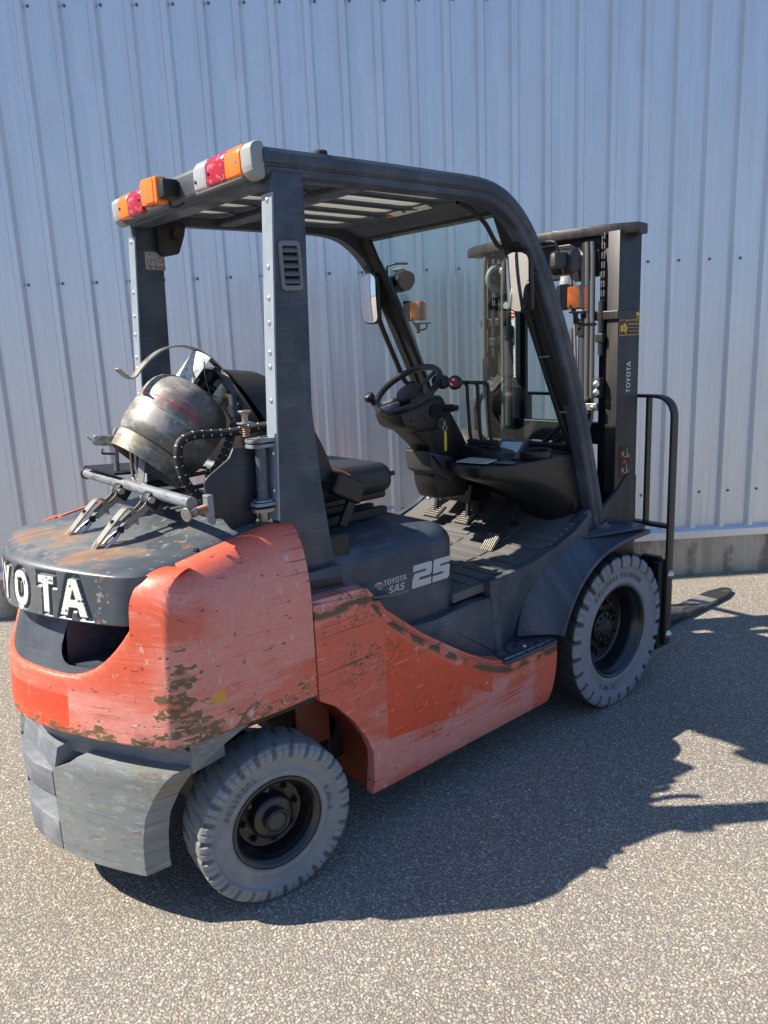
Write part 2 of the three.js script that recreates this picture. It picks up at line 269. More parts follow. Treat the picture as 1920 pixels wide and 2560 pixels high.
// worn orange paint; x, y in metres on the panel, edge 0..1 where the panel gets knocked, fresh 0..1 touched-up paint, faded 0..1 chalky paint
function wornPaint(x, y, edge, fresh, faded, s) {
  const n = fbm(x * 5 + 3, y * 9, s, 5), m = fbm(x * 2.2, y * 5 + 7, s + 1, 3), rub = fbm(x * 7, y * 60, s + 20, 3);
  let c = blend([207, 98, 76], [210, 134, 122], clamp(sstep(0.44, 0.62, m + 0.45 * (n - 0.5) + 0.25 * (rub - 0.5)) * (1 - fresh) + faded));
  c = blend(c, [214, 76, 42], fresh * (0.70 + 0.3 * rub));
  const g = 1 + 0.08 * (fbm(x * 90, y * 90, s + 2, 2) - 0.5); c = c.map((q) => q * g);
  const wob = y + 0.014 * (fbm(x * 3, 4, s + 3, 2) - 0.5);
  // long fine scrapes that run along the truck, each only here and there
  for (const [fx, fy, t, d, rgb] of [[5, 330, 0.82, 0.28, [150, 72, 58]], [8, 540, 0.86, 0.40, [112, 62, 48]], [3, 210, 0.90, 0.8, [84, 62, 46]], [11, 620, 0.87, 0.6, [226, 180, 168]]]) {
    const q = vn(x * fx + 11, wob * fy, s + fy); c = blend(c, rgb, sstep(t, t + 0.06, q) * d * sstep(0.46, 0.62, fbm(x * 4, y * 22, s + 5 + fy, 3) + 0.10 * edge));
  }
  // paint flaked down to brown primer along the knocked edges, pale at the rim
  const f = fbm(x * 30, y * 52, s + 7, 5) * 0.86 + 0.14 * vn(x * 7, y * 120, s + 8), k = f + 0.44 * edge - 0.22;
  c = blend(c, [214, 184, 164], 0.5 * (sstep(0.585, 0.60, k) - sstep(0.61, 0.625, k)));
  c = blend(c, blend([122, 100, 68], [84, 70, 50], fbm(x * 60, y * 60, s + 9, 3)), sstep(0.61, 0.63, k) * 0.92 * (1 - 0.75 * sstep(0.54, 0.62, fbm(x * 60, y * 150, s + 21, 3))));
  const w = fbm(x * 70 + 5, y * 36, s + 10, 4); c = blend(c, [200, 196, 188], sstep(0.73, 0.80, w * 0.9 + 0.1 * rub + 0.07 * edge) * 0.55);
  const bl = fbm(x * 40 + 1, y * 120, s + 12, 4); c = blend(c, [70, 54, 48], sstep(0.76, 0.82, bl + 0.05 * edge) * 0.6);
  return c;
}
const sideTex = tex(960, 600, (i, j) => {                            // x 0.13..1.27, y 0.12..0.82
  const x = 0.13 + 1.14 * i / 960, y = 0.12 + 0.70 * j / 600, top = interp([[0.36, 0.79], [0.43, 0.705], [0.576, 0.591], [0.70, 0.509], [0.85, 0.424], [0.955, 0.38], [1.24, 0.377]], x);
  const d = top - y, wv = 0.02 * (fbm(x * 9, y * 9, 201, 3) - 0.5);
  const fresh = clamp((x + wv > 0.41 && x + wv < 0.735 && y + wv > 0.30 - 0.1 * (x - 0.4) && d > 0.06 ? 0.9 : 0) * sstep(0.30, 0.44, fbm(x * 4, y * 6, 203, 3)) + (x + wv > 0.735 && x + wv < 0.88 && d > 0.03 && d < 0.12 ? 0.8 : 0) + sstep(1.08, 1.14, x + wv) * 0.5);
  const faded = clamp((x + wv > 0.36 && x + wv < 0.60 && y + wv > 0.165 && y + wv < 0.25 ? 0.85 : 0) + (x > 0.78 && x < 1.04 && d > 0.14 ? 0.45 * sstep(0.4, 0.6, fbm(x * 5, y * 8, 205, 3)) : 0));
  let c = wornPaint(x, y, 0.55 * sstep(0.03, 0.0, Math.abs(d - 0.03)) + 0.35 * sstep(0.20, 0.16, x) * sstep(0.62, 0.5, y), fresh, faded, 220);
  const spk = sstep(0.60, 0.70, fbm(x * 120, y * 120, 207, 3)) * sstep(0.22, 0.30, x) * sstep(0.56, 0.44, x) * sstep(0.46, 0.56, y) * 0.8; c = blend(c, [92, 74, 56], spk * sstep(0.4, 0.55, fbm(x * 12, y * 14, 208, 3)));
  const ink = sstep(0.62, 0.68, fbm(x * 70, y * 60, 209, 3)) * sstep(0.08, 0.03, Math.hypot((x - 0.33) * 1.0, (y - 0.60) * 1.8)); c = blend(c, [64, 52, 110], ink * 0.7);
  const gr = sstep(0.017, 0.006, Math.abs(d - 0.034 + 0.01 * (fbm(x * 20, 2, 211, 3) - 0.5))) * sstep(0.3, 0.5, fbm(x * 26, y * 40, 212, 3)); c = blend(c, [74, 66, 46], gr * 0.85);
  return c;
}, true, false);
const cwTex = tex(1120, 560, (i, j) => {                              // u 0..1.1 m along the plan from the front edge to the rear middle, v 0..0.55 m up the section
  const x = 1.1 * i / 1120, y = 0.55 * j / 560, wv = 0.02 * (fbm(x * 9, y * 9, 231, 3) - 0.5), cn = 0.425;
  const edge = 0.95 * sstep(0.085, 0.0, y + wv) + 0.85 * sstep(0.10, 0.0, Math.abs(x - cn + 0.01) + wv) * sstep(0.30, 0.18, y) + 0.45 * sstep(0.18, 0.02, cn - x) * sstep(0.16, 0.05, y) * (x < cn ? 1 : 0);
  const fresh = (x + wv * 0.3 > 0.735 && x < 1.02 && y + wv * 0.3 < 0.105 ? 1 : 0) + 0.5 * sstep(0.34, 0.44, y) + 0.55 * sstep(0.42, 0.5, x) * sstep(0.12, 0.2, y) * (x < 0.75 ? 0.7 : 1);
  const faded = 0.5 * (x > 0.46 && x < 0.735 ? sstep(0.16, 0.10, y) : 0) + 0.3 * (x > 0.04 && x < 0.4 ? sstep(0.45, 0.6, fbm(x * 6, y * 5, 233, 3)) : 0);
  let c = wornPaint(x, y, clamp(edge), clamp(fresh), clamp(faded), 250);
  if (fresh >= 1) c = blend(c, [214, 62, 42], 0.5 * (1 - edge));
  const ye = sstep(0.032, 0.012, Math.hypot((x - 0.30) * 0.9, (y - 0.10) * 1.3) + 0.03 * (fbm(x * 30, y * 30, 235, 3) - 0.4)); c = blend(c, [196, 160, 50], ye * 0.8);
  return c;
}, true, false);
const plateTex = tex(720, 640, (i, j) => {                           // dark top of the counterweight, u: z -0.45..0.45, v: 0..0.8 m up the rear and forward over the top
  const z = -0.45 + 0.9 * i / 720, v = 0.8 * j / 640, n = fbm(z * 7 + 9, v * 9, 261, 5), b = fbm(z * 50 + 40, v * 50, 262, 3);
  let c = blend([74, 80, 84], [112, 116, 116], sstep(0.40, 0.70, n) * 0.6 + 0.22 * (b - 0.5));
  const r = fbm(z * 9 + 50, v * 16, 263, 5), zone = sstep(0.13, 0.19, v) * sstep(0.36, 0.24, v) * sstep(0.34, 0.22, Math.abs(z - 0.03));
  c = blend(c, [150, 148, 140], sstep(0.46, 0.56, r + 0.10 * zone) * 0.45 * zone);
  c = blend(c, blend([150, 98, 66], [190, 144, 100], b), sstep(0.57, 0.66, r * 0.75 + 0.25 * b + 0.08 * zone) * zone * 0.6);
  c = blend(c, [172, 104, 72], sstep(0.72, 0.78, fbm(z * 60 + 7, v * 60, 264, 3)) * 0.5);
  return blend(c, [190, 190, 184], sstep(0.74, 0.80, fbm(z * 90 + 3, v * 60, 265, 3)) * 0.5);
}, true, false);
const lobeTex = tex(640, 512, (i, j) => {                              // scraped grey foot of the counterweight, metres along / up
  const x = 0.6 * i / 640, y = 0.5 * j / 512, n = fbm(x * 6, y * 10, 271, 4), m = fbm(x * 12, y * 130, 272, 3), b = fbm(x * 70, y * 70, 273, 3), top = sstep(0.20, 0.28, y + 0.05 * (fbm(x * 14, y * 10, 274, 3) - 0.5));
  let c = blend([112, 119, 121], [128, 134, 134], n * 0.5 + m * 0.5 + 0.2 * (b - 0.5));
  c = blend(c, [112, 104, 92], top * sstep(0.34, 0.62, b * 0.5 + n * 0.5) * 0.6 + 0.25 * sstep(0.55, 0.75, fbm(x * 20, y * 60, 279, 3)));
  c = blend(c, [88, 92, 94], sstep(0.72, 0.90, vn(x * 7 + 4, y * 340, 275)) * 0.35);
  c = blend(c, [164, 174, 176], sstep(0.66, 0.80, fbm(x * 34, y * 160, 276, 3)) * 0.45);
  c = blend(c, [150, 150, 118], sstep(0.66, 0.80, fbm(x * 36 + 7, y * 60, 277, 3)) * 0.3);
  return blend(c, [116, 84, 64], sstep(0.70, 0.78, fbm(x * 40 + 2, y * 80, 278, 4)) * 0.5);
}, true, false);
M.side = std({ map: sideTex, roughness: 0.42 });
M.weight = std({ map: cwTex, roughness: 0.42 });
M.plate = std({ map: plateTex, roughness: 0.38, color: col3(0.92, 0.95, 1) });
M.lobe = std({ map: lobeTex, roughness: 0.5 });
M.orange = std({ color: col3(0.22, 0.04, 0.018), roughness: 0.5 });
const PRINT = (t, o = {}) => std({ map: t, transparent: true, roughness: 0.5, ...o });

// ------------------------------------------------------------------ the forklift: body
const font = await new FontLoader().loadAsync('fonts/droid/droid_sans_bold.typeface.json');
const truck = tag(group('forklift'), 'worn orange and dark grey gas forklift seen from behind its right rear corner', 'forklift');
const AW = 0.52;                                                       // half width of counterweight and skirts
const arcX = (z) => -0.475 + 0.225 * Math.pow(Math.abs(z) / AW, 1.7), LEAN = 0.075;
// plan of the counterweight from the front edge of its side, round the corner, to the rear middle: [x, z]
const planSide = []; { for (let i = 0; i <= 10; i++) planSide.push([0.165 - 0.036 * i, AW]); const r = 0.05; for (let i = 1; i <= 8; i++) { const a = i / 8 * 1.02; planSide.push([-0.195 - r * Math.sin(a) * 1.0, AW - r * (1 - Math.cos(a))]); } }
const planRear = []; { const z0 = planSide[planSide.length - 1][1] - 0.004; for (let i = 0; i <= 66; i++) { const z = z0 * (1 - i / 66); planRear.push([arcX(z), z]); } }
const plan = [...planSide, ...planRear];
{ // shift the corner arc to meet the rear curve
  const e = planSide[planSide.length - 1], dx = arcX(e[1]) - e[0]; for (let i = 11; i < planSide.length; i++) planSide[i][0] += dx * (i - 10) / 8;
}
const planN = plan.map((q, i) => { const a = plan[Math.max(0, i - 1)], b = plan[Math.min(plan.length - 1, i + 1)], t = new THREE.Vector2(b[0] - a[0], b[1] - a[1]).normalize(); return [t.y, -t.x]; });  // pointing inwards is minus this
const planL = [0]; for (let i = 1; i < plan.length; i++) planL[i] = planL[i - 1] + Math.hypot(plan[i][0] - plan[i - 1][0], plan[i][1] - plan[i - 1][1]);
const YB = 0.525, HORN = 0.418, hornEnd = plan.findIndex((q, i) => i > 18 && q[1] < HORN);
function weightColumn(i, v, nv) {                                      // full-height section of the counterweight's orange shell
  const [x, z] = plan[i], s = planN[i], inw = [-(-s[0]), -(-s[1])];
  const rz = sstep(12, 24, i), P = (d, y) => V(x + LEAN * (y - YB) * (i > 10 ? 1 : clamp((0.165 - x) / 0.36)) + mix(inw[0], 1, rz) * d, y, z + inw[1] * d * (1 - rz));
  if (v === 0) return P(0.03, YB + 0.006);
  if (v === 1) return P(0.006, YB - 0.001);
  if (v === 2) return P(0, YB + 0.006);
  const rw = sstep(8, 27, i), yc = mix(0.790, 0.870, rw), n1 = 8; if (v <= 2 + n1) return P(0, mix(YB + 0.006, yc, (v - 2) / n1));
  const a = (v - 2 - n1) / (nv - 2 - n1) * Math.PI / 2, top = 0.960 + 0.053 * clamp((x + 0.22) / 0.30), dd = mix(0.100, 0.10, rw) * (1 - Math.pow(Math.cos(a), 0.85)), yy = yc + (top - yc) * Math.sin(a);
  return P(dd, yy);
}
// the plan normals must point inwards on the right-hand side
{ const i = 3; if (planN[i][1] > 0) planN.forEach((q) => { q[0] *= -1; q[1] *= -1; }); }
const recessTop = (z) => z > HORN ? 0.83 : 0.683 + 0.147 * Math.pow(clamp((z - 0.20) / (HORN - 0.20)), 2.6);
const NV = 26;
const hornG = (() => { const cols = hornEnd + 1; return sheet((u, v) => weightColumn(Math.round(u * (cols - 1)), Math.round(v * NV), NV), cols - 1, NV, (u, v, q) => { const k = Math.round(v * NV); return [planL[Math.round(u * (cols - 1))] / 1.1, (k < 3 ? k * 0.004 : k <= 10 ? q.y - YB : 0.265 + (k - 10) * 0.0135) / 0.55]; }); })();
const bandG = (() => { const n = plan.length - hornEnd; return sheet((u, v) => {
  const i = hornEnd + Math.round(u * (n - 1)), k = Math.round(v * 20), [x, z] = plan[i], s = planN[i], top = recessTop(z), P = (d, y) => V(x + LEAN * (y - YB) + s[0] * d, y, z + s[1] * d);
  if (k === 0) return P(0.03, YB + 0.006); if (k === 1) return P(0.006, YB - 0.001); if (k <= 12) return P(0, mix(YB + 0.006, top - 0.014, (k - 2) / 10));
  const a = (k - 12) / 5 * Math.PI / 2; if (k <= 17) return P(0.014 * (1 - Math.cos(a)), top - 0.014 + 0.014 * Math.sin(a)); return P(0.014 + 0.03 * (k - 17) / 3, top - 0.002 * (k - 17));
}, n - 1, 20, (u, v, q) => [planL[hornEnd + Math.round(u * (n - 1))] / 1.1, (q.y - YB) / 0.55]); })();
const frontG = sheet((u, v) => { const k = Math.round(v * NV), q = weightColumn(0, k, NV); return V(q.x + (u ? 0 : 0), q.y, u ? 0.30 : q.z); }, 1, NV, (u, v, q) => [0.01, (q.y - YB) / 0.55]);
const half = merge([hornG, bandG, frontG]);
mesh('counterweight', merge([toCreasedNormals(half, 0.7), toCreasedNormals(mirrorZ(half), 0.7)]), M.weight, truck);

// dark plate on top, with the word cut into its rear face
const plateTopY = (x) => 0.958 + 0.05 * sstep(-0.24, 0.10, x);
{
  const word = document.createElement('canvas'); word.width = 1400; word.height = 256; const c = word.getContext('2d');
  const Z0 = -0.26, Z1 = 0.40, WY0 = 0.832, WY1 = 0.952;               // the word's field on the rear face
  const glyphs = [['T', -0.188], ['O', -0.104], ['Y', -0.016], ['O', 0.080], ['T', 0.186], ['A', 0.274]];
  const ink = (grow) => { c.clearRect(0, 0, 1400, 256); c.font = 'bold 270px sans-serif'; c.textAlign = 'center'; c.fillStyle = c.strokeStyle = '#fff'; c.lineJoin = 'miter'; c.lineWidth = 12 + grow;
    for (const [ch, z] of glyphs) { c.save(); c.translate((z - Z0) / (Z1 - Z0) * 1400, 222); c.scale(ch === 'A' ? 0.92 : 0.80, 0.98); c.strokeText(ch, 0, 0); c.fillText(ch, 0, 0); c.restore(); } return c.getImageData(0, 0, 1400, 256).data; };
  const fat = ink(34), fatB = ink(46), thin = ink(0);
  const at = (d, z, y) => { const i = Math.round((z - Z0) / (Z1 - Z0) * 1400), j = Math.round((1 - (y - WY0) / (WY1 - WY0)) * 256); return i < 0 || j < 0 || i >= 1400 || j >= 256 ? 0 : d[(j * 1400 + i) * 4 + 3] / 255; };
  const ZE = HORN + 0.006, zs = []; for (let z = -ZE; z < -0.28; z += 0.006) zs.push(z); for (let z = -0.27; z < 0.40; z += 0.0016) zs.push(z); for (let z = 0.402; z < ZE; z += 0.002) zs.push(z); zs.push(ZE);
  const sec = [[-0.05, 0.836], [0.004, 0.830], [0, 0.833]]; for (let y = 0.8346; y < 0.951; y += 0.0018) sec.push([0, y]);   // [inset, y] up the face, then over the crown, then forward
  const crown = 14, R = 0.085; for (let k = 1; k <= crown; k++) { const a = k / crown * Math.PI / 2; sec.push(['c', a]); }
  for (let k = 1; k <= 14; k++) sec.push(['t', k / 14]);
  const side = (z) => { const t = clamp((Math.abs(z) - (ZE - 0.045)) / 0.045); return 0.045 * (1 - Math.sqrt(1 - t * t)); };
  const bow = (z) => 0.022 * (1 - (z / 0.42) ** 2);
  const pos = (z, s) => {
    const x0 = arcX(z), y1 = 0.951, drop = side(z), e = s[0];
    if (e === 'c') { const x = x0 + LEAN * (y1 - YB) + R * (1 - Math.cos(s[1])) + drop; return V(x, y1 + (plateTopY(x) - y1 + 0.002 + bow(z)) * Math.sin(s[1]) - drop * Math.sin(s[1]), z); }
    if (e === 't') { const xa = x0 + LEAN * (y1 - YB) + R + drop, x = mix(xa, 0.20, s[1]); return V(x, plateTopY(x) + 0.002 + bow(z) - drop, z); }
    let d = Math.abs(e); if (e === 0 && s[1] > 0.8345) { d += 0.0075 * Math.max(at(fat, z, s[1]), 0.45 * at(fatB, z, s[1])); d -= 0.009 * at(thin, z, s[1]); }
    return V(x0 + LEAN * (s[1] - YB) + d + drop, s[1], z);
  };
  const vv = []; let L = 0; sec.forEach((s, k) => { vv.push(L); L += s[0] === 't' ? 0.035 : s[0] === 'c' ? 0.006 : k < 3 ? 0.004 : 0.0018; });
  const g = sheet((u, v) => pos(zs[Math.round((1 - u) * (zs.length - 1))], sec[Math.round(v * (sec.length - 1))]), zs.length - 1, sec.length - 1, (u, v, q) => [(q.z + 0.45) / 0.9, vv[Math.round(v * (sec.length - 1))] / 0.8]);
  const colors = new Float32Array(g.attributes.position.count * 3).fill(1), pp = g.attributes.position, chip = (z, y) => sstep(0.79, 0.82, fbm(z * 60, y * 70, 281, 3));
  const white = new Float32Array(pp.count);
  const idx = []; const letters = [];                                  // faces of the painted letters become their own mesh
  const ia = g.index.array, inked = (k) => { const z = pp.getZ(k), y = pp.getY(k); return y > 0.836 && y < 0.9505 && at(thin, z, y) > 0.5 && chip(z, y) < 0.5; };
  for (let k = 0; k < ia.length; k += 3) (inked(ia[k]) && inked(ia[k + 1]) && inked(ia[k + 2]) ? letters : idx).push(ia[k], ia[k + 1], ia[k + 2]);
  const part = (list) => { const q = g.clone(); q.setIndex(list); return q.toNonIndexed(); };
  mesh('top_plate', part(idx), M.plate, truck);
  mesh('lettering', part(letters), std({ color: col3(0.66, 0.66, 0.62), roughness: 0.5 }), truck);
}
// scoop under the plate, with the air opening on either side of its middle
{
  const F = (z, y) => { const t = clamp((y - 0.66) / 0.18); return V(arcX(z) + LEAN * (y - YB) + 0.012 + 0.050 * Math.pow(t, 1.4), y, z); };
  const inHole = (z, y) => { const x = Math.abs(z), x0 = 0.185, x1 = 0.395, y0 = 0.705, y1 = 0.90, r = 0.045, dx = Math.max(x0 + r - x, x - (x1 - r), 0), dy = Math.max(y0 + r - y, 0); return x > x0 && x < x1 && y > y0 && Math.hypot(dx, dy) < r; };
  const nu = 220, nv = 40, g = sheet((u, v) => F(mix(HORN + 0.004, -HORN - 0.004, u), mix(0.66, 0.842, v)), nu, nv, (u, v, q) => [q.z, q.y]), I = g.index.array, p = g.attributes.position, keep = [];
  for (let k = 0; k < I.length; k += 3) { const z = (p.getZ(I[k]) + p.getZ(I[k + 1]) + p.getZ(I[k + 2])) / 3, y = (p.getY(I[k]) + p.getY(I[k + 1]) + p.getY(I[k + 2])) / 3; if (!inHole(z, y)) keep.push(I[k], I[k + 1], I[k + 2]); }
  g.setIndex(keep); mesh('scoop', g, M.slate, truck);
  for (const s of [1, -1]) { // duct behind the opening: floor, two sides, roof and a back
    const duct = group('air_duct', truck); duct.position.set(-0.2, 0.70, s * 0.29); const D = (o) => o.translate(0.2, -0.70, -s * 0.29);
    const plane = (y) => { const q = []; for (let k = 0; k <= 12; k++) { const z = s * mix(0.175, 0.405, k / 12); q.push([arcX(z) + LEAN * (y - YB) + 0.045, z]); } q.push([-0.03, s * 0.405], [-0.03, s * 0.175]); return q; };
    for (const y of [0.690, 0.850]) mesh('duct_wall', D(slabXZ(poly(plane(y)), y, y + 0.008, 0)), M.slate, duct);
    for (const z of [0.175, 0.405]) mesh('duct_wall', D(slabXY(poly([[arcX(z) + 0.062, 0.69], [-0.03, 0.69], [-0.03, 0.86], [arcX(z) + 0.075, 0.86]]), s * z - 0.003, s * z + 0.003, 0)), M.slate, duct);
    mesh('duct_wall', D(box(-0.034, -0.028, 0.69, 0.86, s > 0 ? 0.17 : -0.41, s > 0 ? 0.41 : -0.17)), M.slate, duct);
  }
}
// grey feet of the counterweight on either side of the tow bracket
{
  const zin = (y) => y > 0.43 ? 0.205 + 0.03 * (y - 0.43) / 0.03 : y > 0.40 ? 0.142 + 0.06 * sstep(0.40, 0.43, y) : y < 0.20 ? mix(0.10, 0.136, clamp((y - 0.15) / 0.05)) : 0.137;
  const zout = (y) => interp([[0.15, 0.402], [0.20, 0.401], [0.26, 0.405], [0.32, 0.416], [0.386, 0.445], [0.43, 0.472], [0.455, 0.490]], y);
  const F = (u, v) => { const y = mix(0.153, 0.455, v), z = mix(zout(y), zin(y), u), e = sstep(0.94, 1, v); return V(arcX(z) + 0.006 + 0.010 * e, y, z); };
  const G = (u, v) => { const y = mix(0.157, 0.462, v), z = mix(zout(y) + 0.012, zin(y), u); return V(arcX(Math.min(z, 0.5)) + 0.062, y, z); };
  const foot = solid(F, G, 30, 24, (u, v, q) => [q.z / 0.6, (q.y - 0.15) / 0.5]);
  mesh('counterweight_foot', foot, M.lobe, truck); mesh('counterweight_foot', mirrorZ(foot), M.lobe, truck);
  const neckF = (u, v) => { const z = mix(0.497, -0.497, u), y = mix(0.44, 0.535, v); return V(arcX(z) + 0.058 - 0.03 * sstep(0.7, 1, v), y, z); };
  mesh('counterweight_neck', solid(neckF, (u, v) => { const q = neckF(u, v); return V(q.x + 0.10, q.y, q.z * 0.96); }, 40, 4, (u, v, q) => [q.z, q.y]), M.cast, truck);
  for (const s of [1, -1]) { const arch = solid((u, v) => V(mix(-0.215, -0.05 - 0.02 * v, u), mix(interp([[0, 0.445], [0.35, 0.478], [1, 0.518]], u), 0.53, v), s * (AW - 0.012)), (u, v) => V(mix(-0.215, -0.05 - 0.02 * v, u), mix(interp([[0, 0.445], [0.35, 0.478], [1, 0.518]], u), 0.53, v), s * (AW - 0.06)), 12, 2, (u, v, q) => [(q.x + 0.6) / 0.6, (q.y - 0.15) / 0.5]); mesh('arch_edge', arch, M.lobe, truck); }
  mesh('weight_core', [box(-0.30, 0.10, 0.53, 0.66, -0.40, 0.40)], M.slate, truck);
}
// tow bracket: two jaws with the pin hole, seen past the right foot
{
  const jaw = (y0, y1, r) => { const s = new THREE.Shape(), n = 14; for (let i = 0; i <= n; i++) { const z = mix(-0.139, 0.139, i / n), x = arcX(z) + 0.004 + r * Math.pow(Math.abs(z) / 0.139, 2) * 0.2; if (i) s.lineTo(x, z); else s.moveTo(x, z); } s.lineTo(-0.33, 0.139); s.lineTo(-0.33, -0.139); s.closePath(); const h = new THREE.Path(); h.absellipse(-0.415, 0, 0.022, 0.022, 0, 7); s.holes.push(h); return slabXZ(s, y0, y1, 0.006); };
  mesh('tow_jaw', jaw(0.315, 0.395, 0), M.cast, truck); mesh('tow_jaw', jaw(0.155, 0.245, 0), M.cast, truck);
  mesh('tow_back', box(-0.345, -0.32, 0.16, 0.46, -0.16, 0.16), M.black, truck);
  const ramp = slabXY(poly([[-0.44, 0.395], [-0.33, 0.395], [-0.33, 0.47], [-0.425, 0.455]]), -0.139, 0.139, 0.006); mesh('tow_ramp', ramp, M.cast, truck);
}
// skirts
{
  const tb = [[0.169, 0.797, 0.169, 0.510], [0.20, 0.797, 0.224, 0.475], [0.25, 0.796, 0.282, 0.409], [0.31, 0.794, 0.329, 0.336], [0.355, 0.790, 0.350, 0.282], [0.366, 0.786, 0.351, 0.134], [0.40, 0.748, 0.40, 0.132], [0.432, 0.705, 0.44, 0.132], [0.50, 0.652, 0.50, 0.133], [0.576, 0.591, 0.576, 0.134], [0.64, 0.549, 0.64, 0.135], [0.701, 0.509, 0.70, 0.136], [0.78, 0.460, 0.78, 0.137], [0.847, 0.424, 0.847, 0.138], [0.90, 0.398, 0.90, 0.138], [0.955, 0.382, 0.955, 0.139], [1.05, 0.378, 1.05, 0.140], [1.15, 0.378, 1.15, 0.141], [1.228, 0.378, 1.19, 0.1415], [1.242, 0.376, 1.198, 0.142]];
  const N = tb.length - 1, NVs = 24;
  const off = (y, v) => -0.010 * sstep(0.955, 0.975, v) - 0.004 * sstep(0.915, 0.928, v) * sstep(0.955, 0.94, v) - 0.35 * Math.pow(clamp((0.20 - y) / 0.07), 2) * 0.05;
  const vs = (v) => v < 0.85 ? v : v; const rows = []; for (let k = 0; k <= 14; k++) rows.push(0.9 * k / 14); for (let k = 1; k <= 10; k++) rows.push(0.9 + 0.1 * k / 10);
  const F = (u, v) => { const i = u * N, a = Math.min(N - 1, Math.floor(i)), t = i - a, A = tb[a], B = tb[a + 1], q = rows[Math.round(v * NVs)], x = mix(mix(A[2], B[2], t), mix(A[0], B[0], t), q), y = mix(mix(A[3], B[3], t), mix(A[1], B[1], t), q); const bulge = x > 1.19 ? 0.03 * Math.sin(Math.PI * clamp((y - 0.142) / 0.234)) * clamp((x - 1.19) / 0.02) : 0; return V(x + bulge * 0.5, y, AW + 0.002 + off(y, q)); };
  const G = (u, v) => { const q = F(u, v); return V(q.x, q.y, q.z - (v > 0.99 ? 0.09 : 0.03)); };
  const sk = merge([toCreasedNormals(solid(F, G, N * 2, NVs, (u, v, q) => [(q.x - 0.13) / 1.14, (q.y - 0.12) / 0.70]), 0.5)]);
  mesh('side_skirt', sk, M.side, truck); mesh('side_skirt', mirrorZ(sk), M.side, truck);
}
// frame and wheel housings that close the underside
mesh('chassis', box(0.30, 1.45, 0.20, 0.50, -0.36, 0.36, 0.01), M.black, truck);
for (const s of [1, -1]) {
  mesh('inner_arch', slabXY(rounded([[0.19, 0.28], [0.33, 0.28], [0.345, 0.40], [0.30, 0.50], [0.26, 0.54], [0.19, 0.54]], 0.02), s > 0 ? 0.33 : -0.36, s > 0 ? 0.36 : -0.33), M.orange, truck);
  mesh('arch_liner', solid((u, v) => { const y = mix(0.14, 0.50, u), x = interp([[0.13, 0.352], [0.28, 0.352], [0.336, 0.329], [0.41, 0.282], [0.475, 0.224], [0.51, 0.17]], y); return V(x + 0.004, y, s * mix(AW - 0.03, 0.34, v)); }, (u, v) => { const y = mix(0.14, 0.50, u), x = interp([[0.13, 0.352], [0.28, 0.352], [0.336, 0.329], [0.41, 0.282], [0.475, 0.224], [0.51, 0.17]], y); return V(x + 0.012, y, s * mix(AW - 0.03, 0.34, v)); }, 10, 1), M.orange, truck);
}
mesh('rear_axle', [cyl(V(0, 0.22, -0.4), V(0, 0.22, 0.4), 0.045), box(-0.10, 0.10, 0.16, 0.34, -0.25, 0.25, 0.02)], M.black, truck);
mesh('front_axle', cyl(V(1.61, 0.30, -0.42), V(1.61, 0.30, 0.42), 0.10), M.black, truck);
mesh('under_cover', box(-0.22, 0.34, 0.505, 0.524, -0.50, 0.50), M.black, truck);

